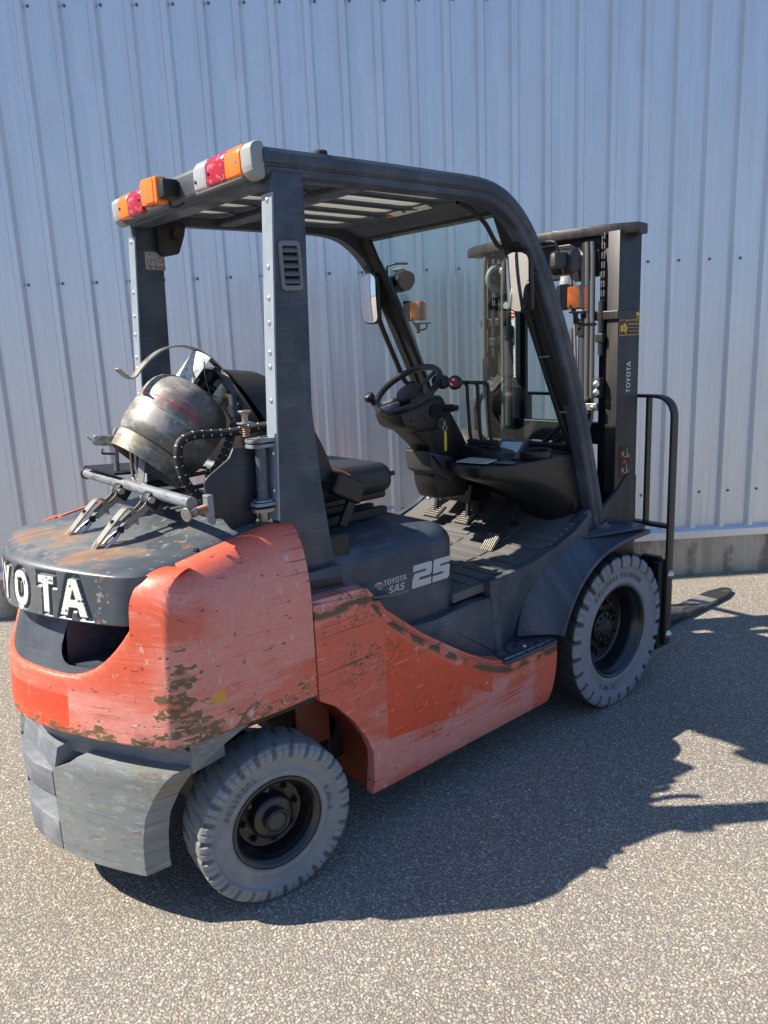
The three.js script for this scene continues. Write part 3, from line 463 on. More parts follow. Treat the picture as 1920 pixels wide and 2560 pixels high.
// ------------------------------------------------------------------ wheels
function tyreGeometry(R, W, rim, blocks, tread, side, groove) {
  const per = 20, NA = blocks * per, prof = [], hw = W / 2, rb = rim;   // profile [r, z, kind] from the inner bead over the tread to the outer bead
  const half = [[rb, hw - 0.020, 0], [rb + 0.004, hw - 0.010, 0], [rb + 0.012, hw - 0.007, 0], [rb + 0.020, hw - 0.008, 0], [rb + 0.024, hw - 0.012, 0], [mix(rb, R, 0.40), hw - 0.011, 0], [mix(rb, R, 0.56), hw - 0.009, 0], [mix(rb, R, 0.585), hw - 0.006, 0], [mix(rb, R, 0.60), hw - 0.002, 0], [mix(rb, R, 0.64), hw - 0.0008, 1], [mix(rb, R, 0.72), hw, 1], [mix(rb, R, 0.80), hw, 1], [mix(rb, R, 0.88), hw - 0.002, 1], [R - 0.012, hw - 0.004, 1], [R - 0.005, hw - 0.007, 1], [R - 0.002, hw - 0.011, 2], [R, hw - 0.016, 2], [R, hw - 0.030, 2], [R, hw - 0.045, 2], [R, hw - 0.060, 2], [R + 0.001, hw * 0.25, 2]];
  for (let k = 0; k < half.length; k++) prof.push([half[k][0], -half[k][1], half[k][2]]); for (let k = half.length - 1; k >= 0; k--) prof.push(half[k]);
  const NP = prof.length - 1, C = [];
  const g = sheet((u, v) => {
    const i = Math.round(u * NA), k = Math.round(v * NP); let [r, z, kind] = prof[k]; const out = z > 0 ? 1 : -1, depth = hw - Math.abs(z);
    const ph = ((i / per + (kind === 2 ? out * depth * 5.5 : 0)) % 1 + 1) % 1, gr = sstep(0.13, 0.09, Math.abs(ph - 0.5)), sipe = sstep(0.035, 0.02, Math.min(ph, 1 - ph));
    if (kind >= 1 && depth < 0.064) { const k2 = kind === 2 ? 1 - sstep(0.05, 0.062, depth) : 1; r -= groove * gr * k2 * (kind === 2 ? 1 : sstep(mix(rb, R, 0.60), R, r)); if (kind === 1) { z -= out * 0.010 * gr * sstep(mix(rb, R, 0.60), mix(rb, R, 0.72), r); if (r > mix(rb, R, 0.70)) z -= out * 0.005 * sipe; } }
    const a = i / NA * 2 * Math.PI, tyreTone = kind === 2 ? tread : kind === 1 ? side.map((q, n) => mix(q, tread[n], 0.85 * gr)) : side;  // side wall grooves are tinted towards the tread colour
    const dn = 0.86 + 0.28 * fbm(Math.cos(a) * 6 + 9, Math.sin(a) * 6 + r * 40, 301, 3); C.push(...tyreTone.map((q) => q * dn));
    return V(Math.cos(a) * r, Math.sin(a) * r, z);
  }, NA, NP, (u, v) => [u * 6, v]);
  g.setAttribute('color', new THREE.Float32BufferAttribute(C, 3));
  return g;
}
const tyreMat = std({ vertexColors: true, roughness: 0.78, bumpMap: tex(256, 256, (i, j) => 255 * fbm(i / 4, j / 4, 303, 3, 64, 64), false), bumpScale: 0.0008 });
function ringText(str, r, a0, h, z, mat, parent, up = 1) {             // raised letters round the side wall
  const list = []; let a = a0;
  for (const ch of str) {
    if (ch === ' ') { a -= h * 0.5 / r; continue; }
    const g = new TextGeometry(ch, { font, size: h, depth: 0.0022, curveSegments: 3 }); g.computeBoundingBox(); const w = g.boundingBox.max.x;
    g.translate(-w / 2, -h / 2, 0); const m = a - up * (w / 2) / r; list.push(g.rotateZ(up > 0 ? m - Math.PI / 2 : m + Math.PI / 2).translate(Math.cos(m) * r, Math.sin(m) * r, z)); a -= up * (w + h * 0.34) / r;
  }
  mesh('tyre_lettering', merge(list), mat, parent);
}
function makeWheel(front) {
  const w = new THREE.Group(), R = front ? 0.311 : 0.224, W = front ? 0.175 : 0.145, rim = front ? 0.190 : 0.129;
  const grey = front ? [0.215, 0.225, 0.238] : [0.235, 0.24, 0.238];
  const t = mesh('tyre', tyreGeometry(R, W, rim, 26, front ? [0.030, 0.028, 0.026] : [0.165, 0.165, 0.16], grey, front ? 0.011 : 0.0045), tyreMat, w);
  const hw = W / 2, rm = std({ color: col3(0.011, 0.011, 0.013), roughness: 0.32, clearcoat: 0.4, clearcoatRoughness: 0.25 }), ax = V(0, 0, 1), o = V(0, 0, 0);
  if (front) {
    mesh('rim', lathe([[0.05, -0.02], [0.150, -0.022], [0.156, -0.010], [0.160, 0.028], [0.166, 0.045], [0.172, 0.052], [0.178, 0.062], [0.179, 0.069], [0.184, 0.074], [0.190, 0.076], [0.194, 0.070], [0.192, 0.05], [0.165, 0.02], [0.165, -0.06], [0.05, -0.06]], 64, o, ax), rm, w);
    mesh('hub', [lathe([[0, 0.030], [0.026, 0.029], [0.030, 0.024], [0.036, 0.022], [0.040, 0.012], [0.060, 0.010], [0.064, 0.005], [0.064, -0.02]], 40, o, ax)], M.black, w);
    for (let k = 0; k < 10; k++) { const a = k / 10 * Math.PI * 2 + 0.2; mesh('hub_bolt', cyl(V(Math.cos(a) * 0.050, Math.sin(a) * 0.050, 0.008), V(Math.cos(a) * 0.050, Math.sin(a) * 0.050, 0.018), 0.0075, 0.0075, 6), M.black, w); }
    for (let k = 0; k < 8; k++) { const a = k / 8 * Math.PI * 2 + 0.35, p = V(Math.cos(a) * 0.098, Math.sin(a) * 0.098, 0); mesh('wheel_nut', [cyl(p.clone().setZ(-0.022), p.clone().setZ(-0.003), 0.0145, 0.0145, 6), cyl(p.clone().setZ(-0.004), p.clone().setZ(0.010), 0.0075, 0.0075, 10)], rm, w); const q = V(Math.cos(a + 0.4) * 0.120, Math.sin(a + 0.4) * 0.120, 0); mesh('rim_bolt', cyl(q.clone().setZ(-0.022), q.clone().setZ(-0.012), 0.010, 0.010, 6), rm, w); }
    const dk = std({ color: col3(0.15, 0.145, 0.13), roughness: 0.8 });
    ringText('SOLIDEAL PREMIUM', 0.231, 2.35, 0.020, hw - 0.0105, dk, w); ringText('7.00-12', 0.231, -2.15, 0.019, hw - 0.0105, dk, w, -1);
  } else {
    mesh('rim', lathe([[0.05, 0.000], [0.092, 0.000], [0.098, 0.006], [0.102, 0.030], [0.106, 0.038], [0.110, 0.046], [0.1105, 0.053], [0.117, 0.057], [0.119, 0.063], [0.128, 0.065], [0.132, 0.060], [0.130, 0.04], [0.108, 0.02], [0.106, -0.05], [0.05, -0.05]], 64, o, ax), rm, w);
    mesh('hub', [lathe([[0.0, 0.040], [0.045, 0.040], [0.058, 0.035], [0.063, 0.024], [0.064, 0.000], [0.064, -0.02]], 48, o, ax), lathe([[0.029, 0.040], [0.035, 0.041], [0.036, 0.056], [0.034, 0.059], [0.031, 0.059], [0.029, 0.055]], 40, o, ax)], rm, w);
    mesh('hub_cap', lathe([[0, 0.056], [0.016, 0.057], [0.029, 0.055], [0.030, 0.04]], 32, o, ax), std({ color: col3(0.055, 0.05, 0.045), roughness: 0.5 }), w);
    for (let k = 0; k < 8; k++) { const a = k / 8 * Math.PI * 2 + 0.1, p = V(Math.cos(a) * 0.079, Math.sin(a) * 0.079, 0); mesh('wheel_nut', [cyl(p.clone().setZ(0), p.clone().setZ(0.013), 0.0098, 0.0098, 6), cyl(p.clone().setZ(0.012), p.clone().setZ(0.020), 0.0058, 0.0058, 10)], rm, w); }
    const dk = std({ color: col3(0.19, 0.187, 0.175), roughness: 0.8 });
    ringText('SOLIDEAL', 0.158, 2.75, 0.0155, hw - 0.0095, dk, w); ringText('6.00-9', 0.158, 0.35, 0.0145, hw - 0.0095, dk, w);
  }
  return w;
}
{
  const f = makeWheel(true), r = makeWheel(false); f.name = 'front_wheel'; r.name = 'rear_wheel'; truck.add(f, r);
  f.position.set(1.615, 0.309, 0.5525 - 0.0875); r.position.set(0.004, 0.2235, 0.5525 - 0.0725); r.rotation.y = -0.12;
  const fl = f.clone(), rl = r.clone(); truck.add(fl, rl); fl.position.z *= -1; fl.rotation.y = Math.PI; rl.position.z *= -1; rl.rotation.y = Math.PI - 0.12;
}

// ------------------------------------------------------------------ overhead guard
const OW = 0.44;
{
  const outer = spline([[0.166, 1.962], [0.50, 1.967], [0.80, 1.969], [0.96, 1.968], [1.06, 1.950], [1.14, 1.910], [1.207, 1.853], [1.262, 1.782], [1.330, 1.668], [1.42, 1.495], [1.52, 1.253], [1.605, 0.985], [1.694, 0.676]], 90);
  // [n, z] n: 0 at the outer edge, negative towards the cab
  const prof = [[0, 0.385], [0, 0.418], [-0.004, 0.431], [-0.014, 0.439], [-0.028, 0.4405], [-0.039, 0.4395], [-0.043, 0.434], [-0.046, 0.432], [-0.049, 0.435], [-0.066, 0.434], [-0.070, 0.430], [-0.072, 0.425], [-0.072, 0.385]];
  for (const s of [1, -1]) { const g = sweepXY(outer, prof); mesh('guard_rail', s > 0 ? g : mirrorZ(g), M.slate, truck); }
  // rear pillars with the riveted rear strip
  const side = rounded([[0.186, 1.905], [0.160, 1.50], [0.146, 1.25], [0.130, 0.972], [0.150, 0.84], [0.312, 0.84], [0.280, 1.10], [0.264, 1.31], [0.270, 1.50], [0.279, 1.76], [0.280, 1.905]], 0.01);
  for (const s of [1, -1]) {
    const g = slabXY(side, 0.402, OW, 0.005), pil = mesh('rear_pillar', s > 0 ? g : mirrorZ(g), M.slate, truck);
    const X = (y) => interp([[0.97, 0.130], [1.25, 0.146], [1.50, 0.160], [1.905, 0.186]], y), Y0 = 1.02;
    const st = sheet((u, v) => { const y = mix(Y0, 1.852, v); return V(X(y) - 0.0025, y, s > 0 ? mix(0.3945, 0.4405, u) : mix(-0.4405, -0.3945, u)); }, 1, 10, (u, v) => [u * 0.15, v * 1.4]);
    mesh('pillar_strip', solid((u, v) => { const y = mix(Y0, 1.852, v); return V(X(y) - 0.003, y, s * mix(0.3945, 0.4410, s > 0 ? u : 1 - u)); }, (u, v) => { const y = mix(Y0, 1.852, v); return V(X(y) + 0.002, y, s * mix(0.3945, 0.4410, s > 0 ? u : 1 - u)); }, 1, 10, (u, v) => [u * 0.15, v * 1.4]), M.strip, pil);
    for (const y of [1.8563 - 0.02, 1.6745, 1.598, 1.5366, 1.4614, 1.425, 1.3375, 1.20, 1.10]) mesh('rivet', lathe([[0, 0.0045], [0.004, 0.004], [0.0065, 0.002], [0.0075, 0]], 12, V(X(y) - 0.003, y, s * 0.420), V(-1, 0.06, 0).normalize()), M.zinc, pil);
    const foot = merge([slabXY(rounded([[0.152, 0.862], [0.313, 0.862], [0.335, 0.82], [0.385, 0.778], [0.44, 0.760], [0.44, 0.748], [0.20, 0.776], [0.166, 0.79]], 0.006), 0.36, 0.462, 0.004), slabXY(rounded([[0.150, 0.800], [0.20, 0.780], [0.452, 0.752], [0.452, 0.735], [0.15, 0.768]], 0.004), 0.36, AW - 0.004, 0.004)]);
    const ft = mesh('pillar_foot', s > 0 ? foot : mirrorZ(foot), M.slate, truck);
    const pl = slabXY(rounded([[0.205, 0.838], [0.315, 0.826], [0.318, 0.800], [0.208, 0.812]], 0.003), 0.4605, 0.4635, 0.001); mesh('cover_plate', s > 0 ? pl : mirrorZ(pl), M.plastic, ft);
  }
  // air vent on the right pillar
  const vent = group('air_vent', truck); vent.position.set(0.2195, 1.677, OW); vent.rotation.z = 0.03;
  const fr = rounded([[-0.033, -0.062], [0.033, -0.062], [0.033, 0.062], [-0.033, 0.062]], 0.014), hl = rounded([[-0.023, -0.048], [0.023, -0.048], [0.023, 0.048], [-0.023, 0.048]], 0.006); fr.holes.push(new THREE.Path(hl.getPoints(6)));
  mesh('vent_frame', slabXY(fr, 0, 0.011, 0.004), M.greyPlastic, vent); mesh('vent_back', box(-0.024, 0.024, -0.049, 0.049, 0.0, 0.0015), M.hole, vent);
  for (let k = 0; k < 5; k++) mesh('louvre', rbox(0.047, 0.0022, 0.018, 0.001).rotateX(0.75).translate(0, -0.038 + k * 0.0192, 0.006), M.greyPlastic, vent);
  mesh('screw_plug', lathe([[0, 0.004], [0.006, 0.003], [0.008, 0]], 12, V(0.226, 1.773, OW), V(0, 0, 1)), M.slate, truck);
  // roof: rear beam, cross member, front header and the pressed plate with its long slots
  const slot = (x0, x1, z, w) => { const h = new THREE.Path(), r = w / 2; h.moveTo(x0 + r, z - r); h.lineTo(x1 - r, z - r); h.absarc(x1 - r, z, r, -Math.PI / 2, Math.PI / 2, false); h.lineTo(x0 + r, z + r); h.absarc(x0 + r, z, r, Math.PI / 2, 1.5 * Math.PI, false); return h; };
  const roofPlate = (x0, x1, slots) => { const s = poly([[x0, -0.388], [x1, -0.388], [x1, 0.388], [x0, 0.388]]); for (const q of slots) s.holes.push(slot(...q)); return slabXZ(s, 1.922, 1.931, 0.003, 10); };
  const fs = [-0.275, -0.135, 0.005, 0.145, 0.285].map((z) => [0.575, 0.990, z + 0.005, 0.112]), rs = [-0.275, -0.135, 0.005, 0.145, 0.285].map((z) => [0.27, 0.47, z + 0.005, 0.106]);
  mesh('roof_panel', [roofPlate(0.54, 1.05, fs), roofPlate(0.22, 0.50, rs)], M.slate, truck);
  const lip = (x0, x1, z, w) => { const P = slot(x0, x1, z, w).getPoints(10), n = P.length; return sheet((u, v) => { const k = Math.round(u * n) % n, c = P[k], r = v * 4, e = [[0.004, 0.003], [0, 0.0], [-0.001, -0.006], [0.004, -0.011], [0.012, -0.012]][Math.round(r)]; const d = new THREE.Vector2(c.x - clamp(c.x, x0 + w / 2, x1 - w / 2), c.y - z).normalize(); return V(c.x + d.x * e[0], 1.929 + e[1], c.y + d.y * e[0]); }, n, 4, (u, v) => [u, v * 0.05]); };
  for (const q of [...fs, ...rs]) mesh('slot_flange', lip(...q), M.slate, truck);
  mesh('roof_rain_cover', solid((u, v) => V(mix(0.245, 1.03, v), 1.9365 + 0.004 * Math.cos((u - 0.5) * 3), mix(0.38, -0.38, u)), (u, v) => V(mix(0.245, 1.03, v), 1.9345 + 0.004 * Math.cos((u - 0.5) * 3), mix(0.38, -0.38, u)), 6, 1), std({ color: col3(0.82, 0.81, 0.77), roughness: 0.95, transmission: 0.5, thickness: 0 }), truck);
  mesh('roof_cross_member', [box(0.488, 0.552, 1.900, 1.936, -0.388, 0.388, 0.006)], M.slate, truck);
  mesh('roof_rear_beam', box(0.165, 0.25, 1.880, 1.955, -0.402, 0.402, 0.015), M.slate, truck);
  mesh('roof_header', slabXY(rounded([[1.00, 1.948], [1.09, 1.945], [1.150, 1.912], [1.172, 1.886], [1.155, 1.872], [1.115, 1.898], [1.05, 1.922], [1.0, 1.932]], 0.01), -0.388, 0.388, 0.004), M.slate, truck);
  for (const [x, z] of [[0.36, 0.41], [0.30, -0.30]]) mesh('roof_cap', lathe([[0, 0.012], [0.018, 0.012], [0.020, 0.008], [0.020, 0]], 16, V(x, 1.962, z), V(0, 1, 0)), M.rubber, truck);
  mesh('aerial_puck', lathe([[0, 0.034], [0.030, 0.033], [0.036, 0.028], [0.036, 0.016], [0.031, 0.012], [0.031, 0]], 32, V(0.26, 1.952, -0.02), V(0, 1, 0)), M.rubber, truck);
}
// rear light bar
{
  const bar0 = group('rear_light_bar', truck); bar0.position.set(0.165, 1.932, 0);
  const sec = rounded([[0.03, -0.048], [-0.012, -0.046], [-0.024, -0.030], [-0.026, 0.022], [-0.014, 0.036], [0.03, 0.038]], 0.008);
  mesh('bar_body', slabXY(sec, -0.384, 0.384, 0.001), std({ map: dustTex, roughness: 0.5, color: col3(1.25, 1.2, 1.15) }), bar0);
  const capM = std({ color: col3(0.26, 0.275, 0.28), roughness: 0.6 });
  for (const s of [1, -1]) { const c = slabXY(rounded([[0.006, -0.050], [-0.018, -0.048], [-0.034, -0.030], [-0.036, 0.024], [-0.022, 0.038], [0.006, 0.040]], 0.014), 0.384, 0.436, 0.007); mesh('end_cap', s > 0 ? c : mirrorZ(c), capM, bar0); }
  const lens = (z0, z1) => { const g = slabXY(rounded([[0.0, -0.036], [-0.028, -0.036], [-0.035, -0.030], [-0.0355, 0.020], [-0.022, 0.040], [0, 0.042]], 0.006), z0, z1, 0.002), p = g.attributes.position, uv = g.attributes.uv; for (let k = 0; k < p.count; k++) uv.setXY(k, (p.getZ(k) - z0) / (z1 - z0), p.getY(k) * 10 + 0.5); return g; };
  for (const [n, a, b, m] of [['amber_lens', 0.307, 0.382, M.amber], ['red_lens', 0.209, 0.305, M.lampRed], ['white_lens', 0.138, 0.204, M.lampWhite], ['amber_lens', -0.382, -0.307, M.amber], ['red_lens', -0.305, -0.205, M.lampRed]]) mesh(n, lens(a, b), m, bar0);
  mesh('lens_frame', slabXY(rounded([[0.0, -0.042], [-0.029, -0.042], [-0.030, 0.026], [-0.020, 0.038], [0, 0.039]], 0.004), 0.132, 0.378, 0.002), M.greyPlastic, bar0);
  for (const [z, y] of [[0.362, 0.0], [0.222, -0.004], [0.150, -0.012], [-0.368, -0.002], [-0.222, 0.002]]) mesh('lens_screw', cyl(V(-0.033, y, z), V(-0.037, y - 0.001, z), 0.0055, 0.005, 10), z > 0.3 ? M.bright : M.black, bar0);
  // amber flashing lamp fixed to the middle of the bar
  const bl = group('amber_work_lamp', truck); bl.position.set(0.112, 1.928, -0.055); bl.scale.setScalar(0.84);
  mesh('lamp_lens', slabZY(rounded([[-0.062, -0.042], [0.062, -0.048], [0.066, 0.040], [-0.050, 0.046], [-0.068, 0.03]], 0.012), -0.034, 0.012, 0.009), M.amber, bl);
  mesh('lens_rib', slabZY(rounded([[-0.022, -0.040], [0.046, -0.043], [0.048, 0.036], [-0.022, 0.040]], 0.008), -0.038, -0.028, 0.004), M.amber, bl);
  mesh('lamp_base', slabZY(rounded([[0.060, -0.036], [0.104, -0.030], [0.106, 0.024], [0.064, 0.034]], 0.006), -0.026, 0.030, 0.004), M.black, bl);
  mesh('lamp_cable', tube([[0.012, -0.045, 0.07], [0.004, -0.060, 0.085], [0.014, -0.064, 0.115], [0.036, -0.052, 0.125]], 0.0035, 16, 6), M.rubber, bl);
  mesh('pillar_bracket', slabXY(rounded([[0.255, 1.90], [0.36, 1.90], [0.35, 1.86], [0.325, 1.80], [0.275, 1.79], [0.255, 1.80]], 0.01), -0.40, -0.37, 0.004), M.black, truck);
  mesh('bracket_knob', cyl(V(0.315, 1.862, -0.372), V(0.315, 1.862, -0.345), 0.018), M.black, truck);
}
// windscreen, its frame and wipers of cable
{
  const A = V(1.130, 1.902, 0), B = V(1.572, 1.025, 0), W0 = 0.345, P = (t, z, d = 0) => { const q = A.clone().lerp(B, t); return V(q.x + d * 0.898, q.y + d * 0.44, z); };
  mesh('windscreen', sheet((u, v) => P(1 - v, mix(-W0, W0, u)), 1, 1), M.glass, truck);
  const strip = (a, b, w, h) => bar(a, b, w, h, 0.004, V(0.9, 0.44, 0));
  for (const s of [1, -1]) mesh('windscreen_seal', strip(P(-0.02, s * (W0 + 0.012)), P(1.02, s * (W0 + 0.012)), 0.060, 0.020), M.rubber, truck);
  mesh('windscreen_seal', bar(P(0.005, -W0), P(0.005, W0), 0.03, 0.018, 0.004, V(0.9, 0.44, 0)), M.rubber, truck);
  mesh('windscreen_seal', bar(P(0.985, -W0), P(0.985, W0), 0.03, 0.018, 0.004, V(0.9, 0.44, 0)), M.rubber, truck);
  // inner post and loom down the right leg
  mesh('leg_inner_post', strip(P(0.03, 0.392), P(0.97, 0.392), 0.040, 0.034), M.rubber, truck); mesh('leg_inner_post', strip(P(0.03, -0.392), P(0.97, -0.392), 0.040, 0.034), M.rubber, truck);
  mesh('wiring_loom', tube([[0.93, 1.900, 0.36], [1.00, 1.878, 0.36], [1.06, 1.84, 0.362], [1.115, 1.775, 0.366], P(0.16, 0.366, -0.02), P(0.40, 0.362, -0.022), P(0.55, 0.352, -0.02), P(0.75, 0.356, -0.022), P(1.0, 0.37, -0.022)], 0.0075, 70, 8), M.rubber, truck);
  mesh('loom_tie', [0.36, 0.56, 0.80].map((t) => bar(P(t, 0.350, -0.026), P(t, 0.395, -0.022), 0.004, 0.006, 0.001, V(0.44, -0.9, 0))), M.greyPlastic, truck);
  // grab handle by the left leg
  mesh('grab_handle', tube([P(0.30, -0.40, -0.01), P(0.30, -0.40, -0.045), P(0.34, -0.40, -0.058), P(0.55, -0.40, -0.06), P(0.66, -0.40, -0.055), P(0.68, -0.40, -0.01)].map((q) => q), 0.011, 40, 8), M.black, truck);
}
// mirrors
for (const s of [1, -1]) {
  const m = group('mirror', truck); m.position.set(1.182, 1.657, s * 0.398); m.rotation.set(0, 0, 0);
  const nrm = V(-1, s > 0 ? -0.17 : -0.05, -0.02).normalize(), up0 = V(-0.36, 1, s > 0 ? 0.10 : 0.02).normalize(), rt = up0.clone().cross(nrm).normalize(), up = nrm.clone().cross(rt);
  m.quaternion.setFromRotationMatrix(new THREE.Matrix4().makeBasis(rt, up, nrm));
  const oval = (w, h, r) => rounded([[-w, -h], [w, -h], [w, h], [-w, h]], r);
  mesh('mirror_shell', slabXY(oval(0.054, 0.104, 0.032), -0.020, 0, 0.008), M.plastic, m);
  { const g = new THREE.ShapeGeometry(oval(0.048, 0.097, 0.028), 12), fine = sheet((u, v) => { const x = mix(-0.048, 0.048, u), y = mix(-0.097, 0.097, v), e = Math.max(0, Math.abs(y) - 0.069), w = 0.048 - (e > 0 ? 0.028 - Math.sqrt(Math.max(0, 0.028 * 0.028 - e * e)) : 0), xx = x / 0.048 * w; return V(xx, y, 0.0012 + 0.005 * (1 - (xx / 0.05) ** 2) * 0.6 + 0.004 * (1 - (y / 0.1) ** 2)); }, 12, 24); mesh('mirror_glass', fine, M.mirror, m); }
  mesh('mirror_arm', tube([[0, 0.02, -0.016], [0.02 * s, 0.022, -0.040], [0.03 * s, 0.02, -0.07]], 0.007, 12, 8), M.black, m);
}
// ------------------------------------------------------------------ engine hood, floor, fenders, step
{
  const HX0 = 0.16, HX1 = 0.862, HZ = 0.42, outline = (d) => { const r = 0.11, pts = []; const a = (cx, cz, s, e) => { for (let k = 0; k <= 10; k++) { const t = mix(s, e, k / 10); pts.push([cx + (r - d * 0.55) * Math.cos(t), cz + (r - d * 0.55) * Math.sin(t)]); } }; const x0 = HX0, x1 = HX1 - d, z = HZ - d; pts.push([x0, z]); for (let k = 1; k < 14; k++) pts.push([mix(x0, x1 - r, k / 14), z]); a(x1 - (r - d * 0.55), z - (r - d * 0.55), Math.PI / 2, 0); for (let k = 1; k < 14; k++) pts.push([x1, mix(z - r, -z + r, k / 14)]); a(x1 - (r - d * 0.55), -z + (r - d * 0.55), 0, -Math.PI / 2); for (let k = 13; k >= 1; k--) pts.push([mix(x0, x1 - r, k / 14), -z]); pts.push([x0, -z]); return pts; };
  const lev = []; for (const y of [0.50, 0.60, 0.70, 0.78, 0.815]) lev.push([0, y]); for (let k = 1; k <= 8; k++) { const a = k / 8 * Math.PI / 2; lev.push([0.062 * (1 - Math.cos(a)), 0.815 + 0.062 * Math.sin(a)]); } lev.push([0.12, 0.886], [0.22, 0.890], [0.32, 0.892], [0.41, 0.892]);
  const O = lev.map((l) => outline(Math.min(l[0], 0.10)).map((q) => [q[0] - Math.max(0, l[0] - 0.10) * (q[0] > 0.5 ? 1 : 0.0), Math.sign(q[1]) * Math.max(0, Math.abs(q[1]) - Math.max(0, l[0] - 0.10))])), n = O[0].length;
  const g = sheet((u, v) => { const j = Math.round(v * (lev.length - 1)), q = O[j][Math.round((1 - u) * (n - 1))], rise = q[0] < 0.42 ? 0.05 * sstep(0.42, 0.2, q[0]) * sstep(0.78, 0.9, lev[j][1]) : 0; return V(q[0] + 0.02 * clamp((0.8 - lev[j][1]) / 0.3) * 0, lev[j][1] + rise, q[1]); }, n - 1, lev.length - 1, (u, v, q) => [q.x + q.z * 0.5, q.y * 1.2 + q.z * 0.3]);
  mesh('engine_hood', g, M.slate, truck);
  mesh('hood_sticker', boxUV(new THREE.BoxGeometry(0.075, 0.001, 0.05)).rotateY(0.1).translate(0.80, 0.8935, 0.10), M.white, truck);
  // paint chips on the hood's rounded edge
  const chipM = std({ color: col3(0.20, 0.16, 0.13), roughness: 0.8 });
  // side sill under the hood, the step well and its floor edge
  const sill = slabXY(rounded([[0.50, 0.60], [0.69, 0.588, 0.004], [0.86, 0.600, 0.004], [0.957, 0.596, 0.012], [0.985, 0.50], [0.984, 0.384, 0.002], [0.92, 0.36], [0.50, 0.40]], 0.01), 0.36, 0.452, 0.006);
  mesh('sill', sill, M.slate, truck); mesh('sill', mirrorZ(sill), M.slate, truck);
  for (const s of [1, -1]) {
    const well = solid((u, v) => V(mix(0.955, 1.53, u), mix(0.375, interp([[0.955, 0.655], [1.18, 0.668], [1.32, 0.700], [1.45, 0.740], [1.53, 0.79]], mix(0.955, 1.53, u)), v), 0.452 - 0.05 * Math.sin(Math.PI * clamp(u * 1.2)) * (1 - v)), (u, v) => V(mix(0.955, 1.53, u), mix(0.375, interp([[0.955, 0.655], [1.18, 0.668], [1.32, 0.700], [1.45, 0.740], [1.53, 0.79]], mix(0.955, 1.53, u)), v), 0.425 - 0.05 * Math.sin(Math.PI * clamp(u * 1.2)) * (1 - v)), 16, 8, (u, v, q) => [q.x, q.y]);
    mesh('floor_side', s > 0 ? well : mirrorZ(well), M.slate, truck);
    const edge = solid((u, v) => V(0.958 - 0.003 + 0.028 * v * 0 + 0.028 * u * 0 + mix(0, 0.03, 1 - v) , mix(0.384, 0.655, v), mix(0.40, 0.453, u)), (u, v) => V(0.985 + mix(0, 0.03, 1 - v), mix(0.384, 0.655, v), mix(0.40, 0.453, u)), 2, 4, (u, v, q) => [q.z, q.y]); mesh('well_edge', s > 0 ? edge : mirrorZ(edge), M.slate, truck);
    // fender: hollow curve from the floor side to its outer rim
    const out = spline([[1.243, 0.398], [1.262, 0.440], [1.300, 0.505], [1.345, 0.560], [1.41, 0.612], [1.48, 0.648], [1.56, 0.670], [1.68, 0.684], [1.825, 0.688]], 40), inn = spline([[1.130, 0.398], [1.150, 0.470], [1.195, 0.560], [1.270, 0.632], [1.37, 0.684], [1.48, 0.708], [1.58, 0.716], [1.70, 0.716], [1.800, 0.708]], 40);
    const zt = [0.425, 0.438, 0.452, 0.472, 0.500, 0.525, 0.540, 0.546, 0.546], wt = [0, 0.06, 0.22, 0.50, 0.80, 0.96, 1, 1, 1];
    const F = (u, v, d = 0) => { const i = Math.round(u * 40), k = Math.round(v * 8), a = inn[i], b = out[i], x = mix(a[0], b[0], wt[k]), y = mix(a[1], b[1], wt[k]); const lipd = k === 8 ? 0.012 : 0; const t = new THREE.Vector2(out[Math.min(40, i + 1)][0] - out[Math.max(0, i - 1)][0], out[Math.min(40, i + 1)][1] - out[Math.max(0, i - 1)][1]).normalize(); return V(x + t.y * (lipd + d), y - t.x * (lipd + d), zt[k] - (d ? 0.003 : 0)); };
    const fd = solid((u, v) => F(1 - u, v), (u, v) => F(1 - u, v, 0.006), 40, 8, (u, v, q) => [q.x + q.z * 0.3, q.y + q.z]);
    mesh('front_fender', s > 0 ? fd : mirrorZ(fd), M.slate, truck);
    const top = slabXZ(rounded([[1.46, 0.33], [1.815, 0.33], [1.83, 0.50, 0.02], [1.80, 0.546, 0.03], [1.62, 0.50], [1.46, 0.44]], 0.02), 0.700, 0.708, 0.003); mesh('fender_top', s > 0 ? top : mirrorZ(top), M.slate, truck);
    const stay = lathe([[0.050, 0], [0.046, 0.006], [0.040, 0.012], [0.036, 0.03]], 24, V(1.655, 0.706, s * 0.412), V(-0.28, 1, 0).normalize()); mesh('leg_socket', stay, M.slate, truck);
    const gus = slabXY(rounded([[1.48, 0.70], [1.66, 0.70], [1.63, 0.76], [1.60, 0.80], [1.56, 0.80], [1.48, 0.76]], 0.02), 0.392, 0.424, 0.008); mesh('leg_gusset', s > 0 ? gus : mirrorZ(gus), M.slate, truck);
    // slotted step
    const st = rounded([[0.938, 0.536, 0.03], [0.966, 0.450, 0.02], [1.10, 0.412, 0.03], [1.205, 0.40, 0.02], [1.245, 0.48, 0.03], [1.232, 0.538, 0.02]], 0.02);
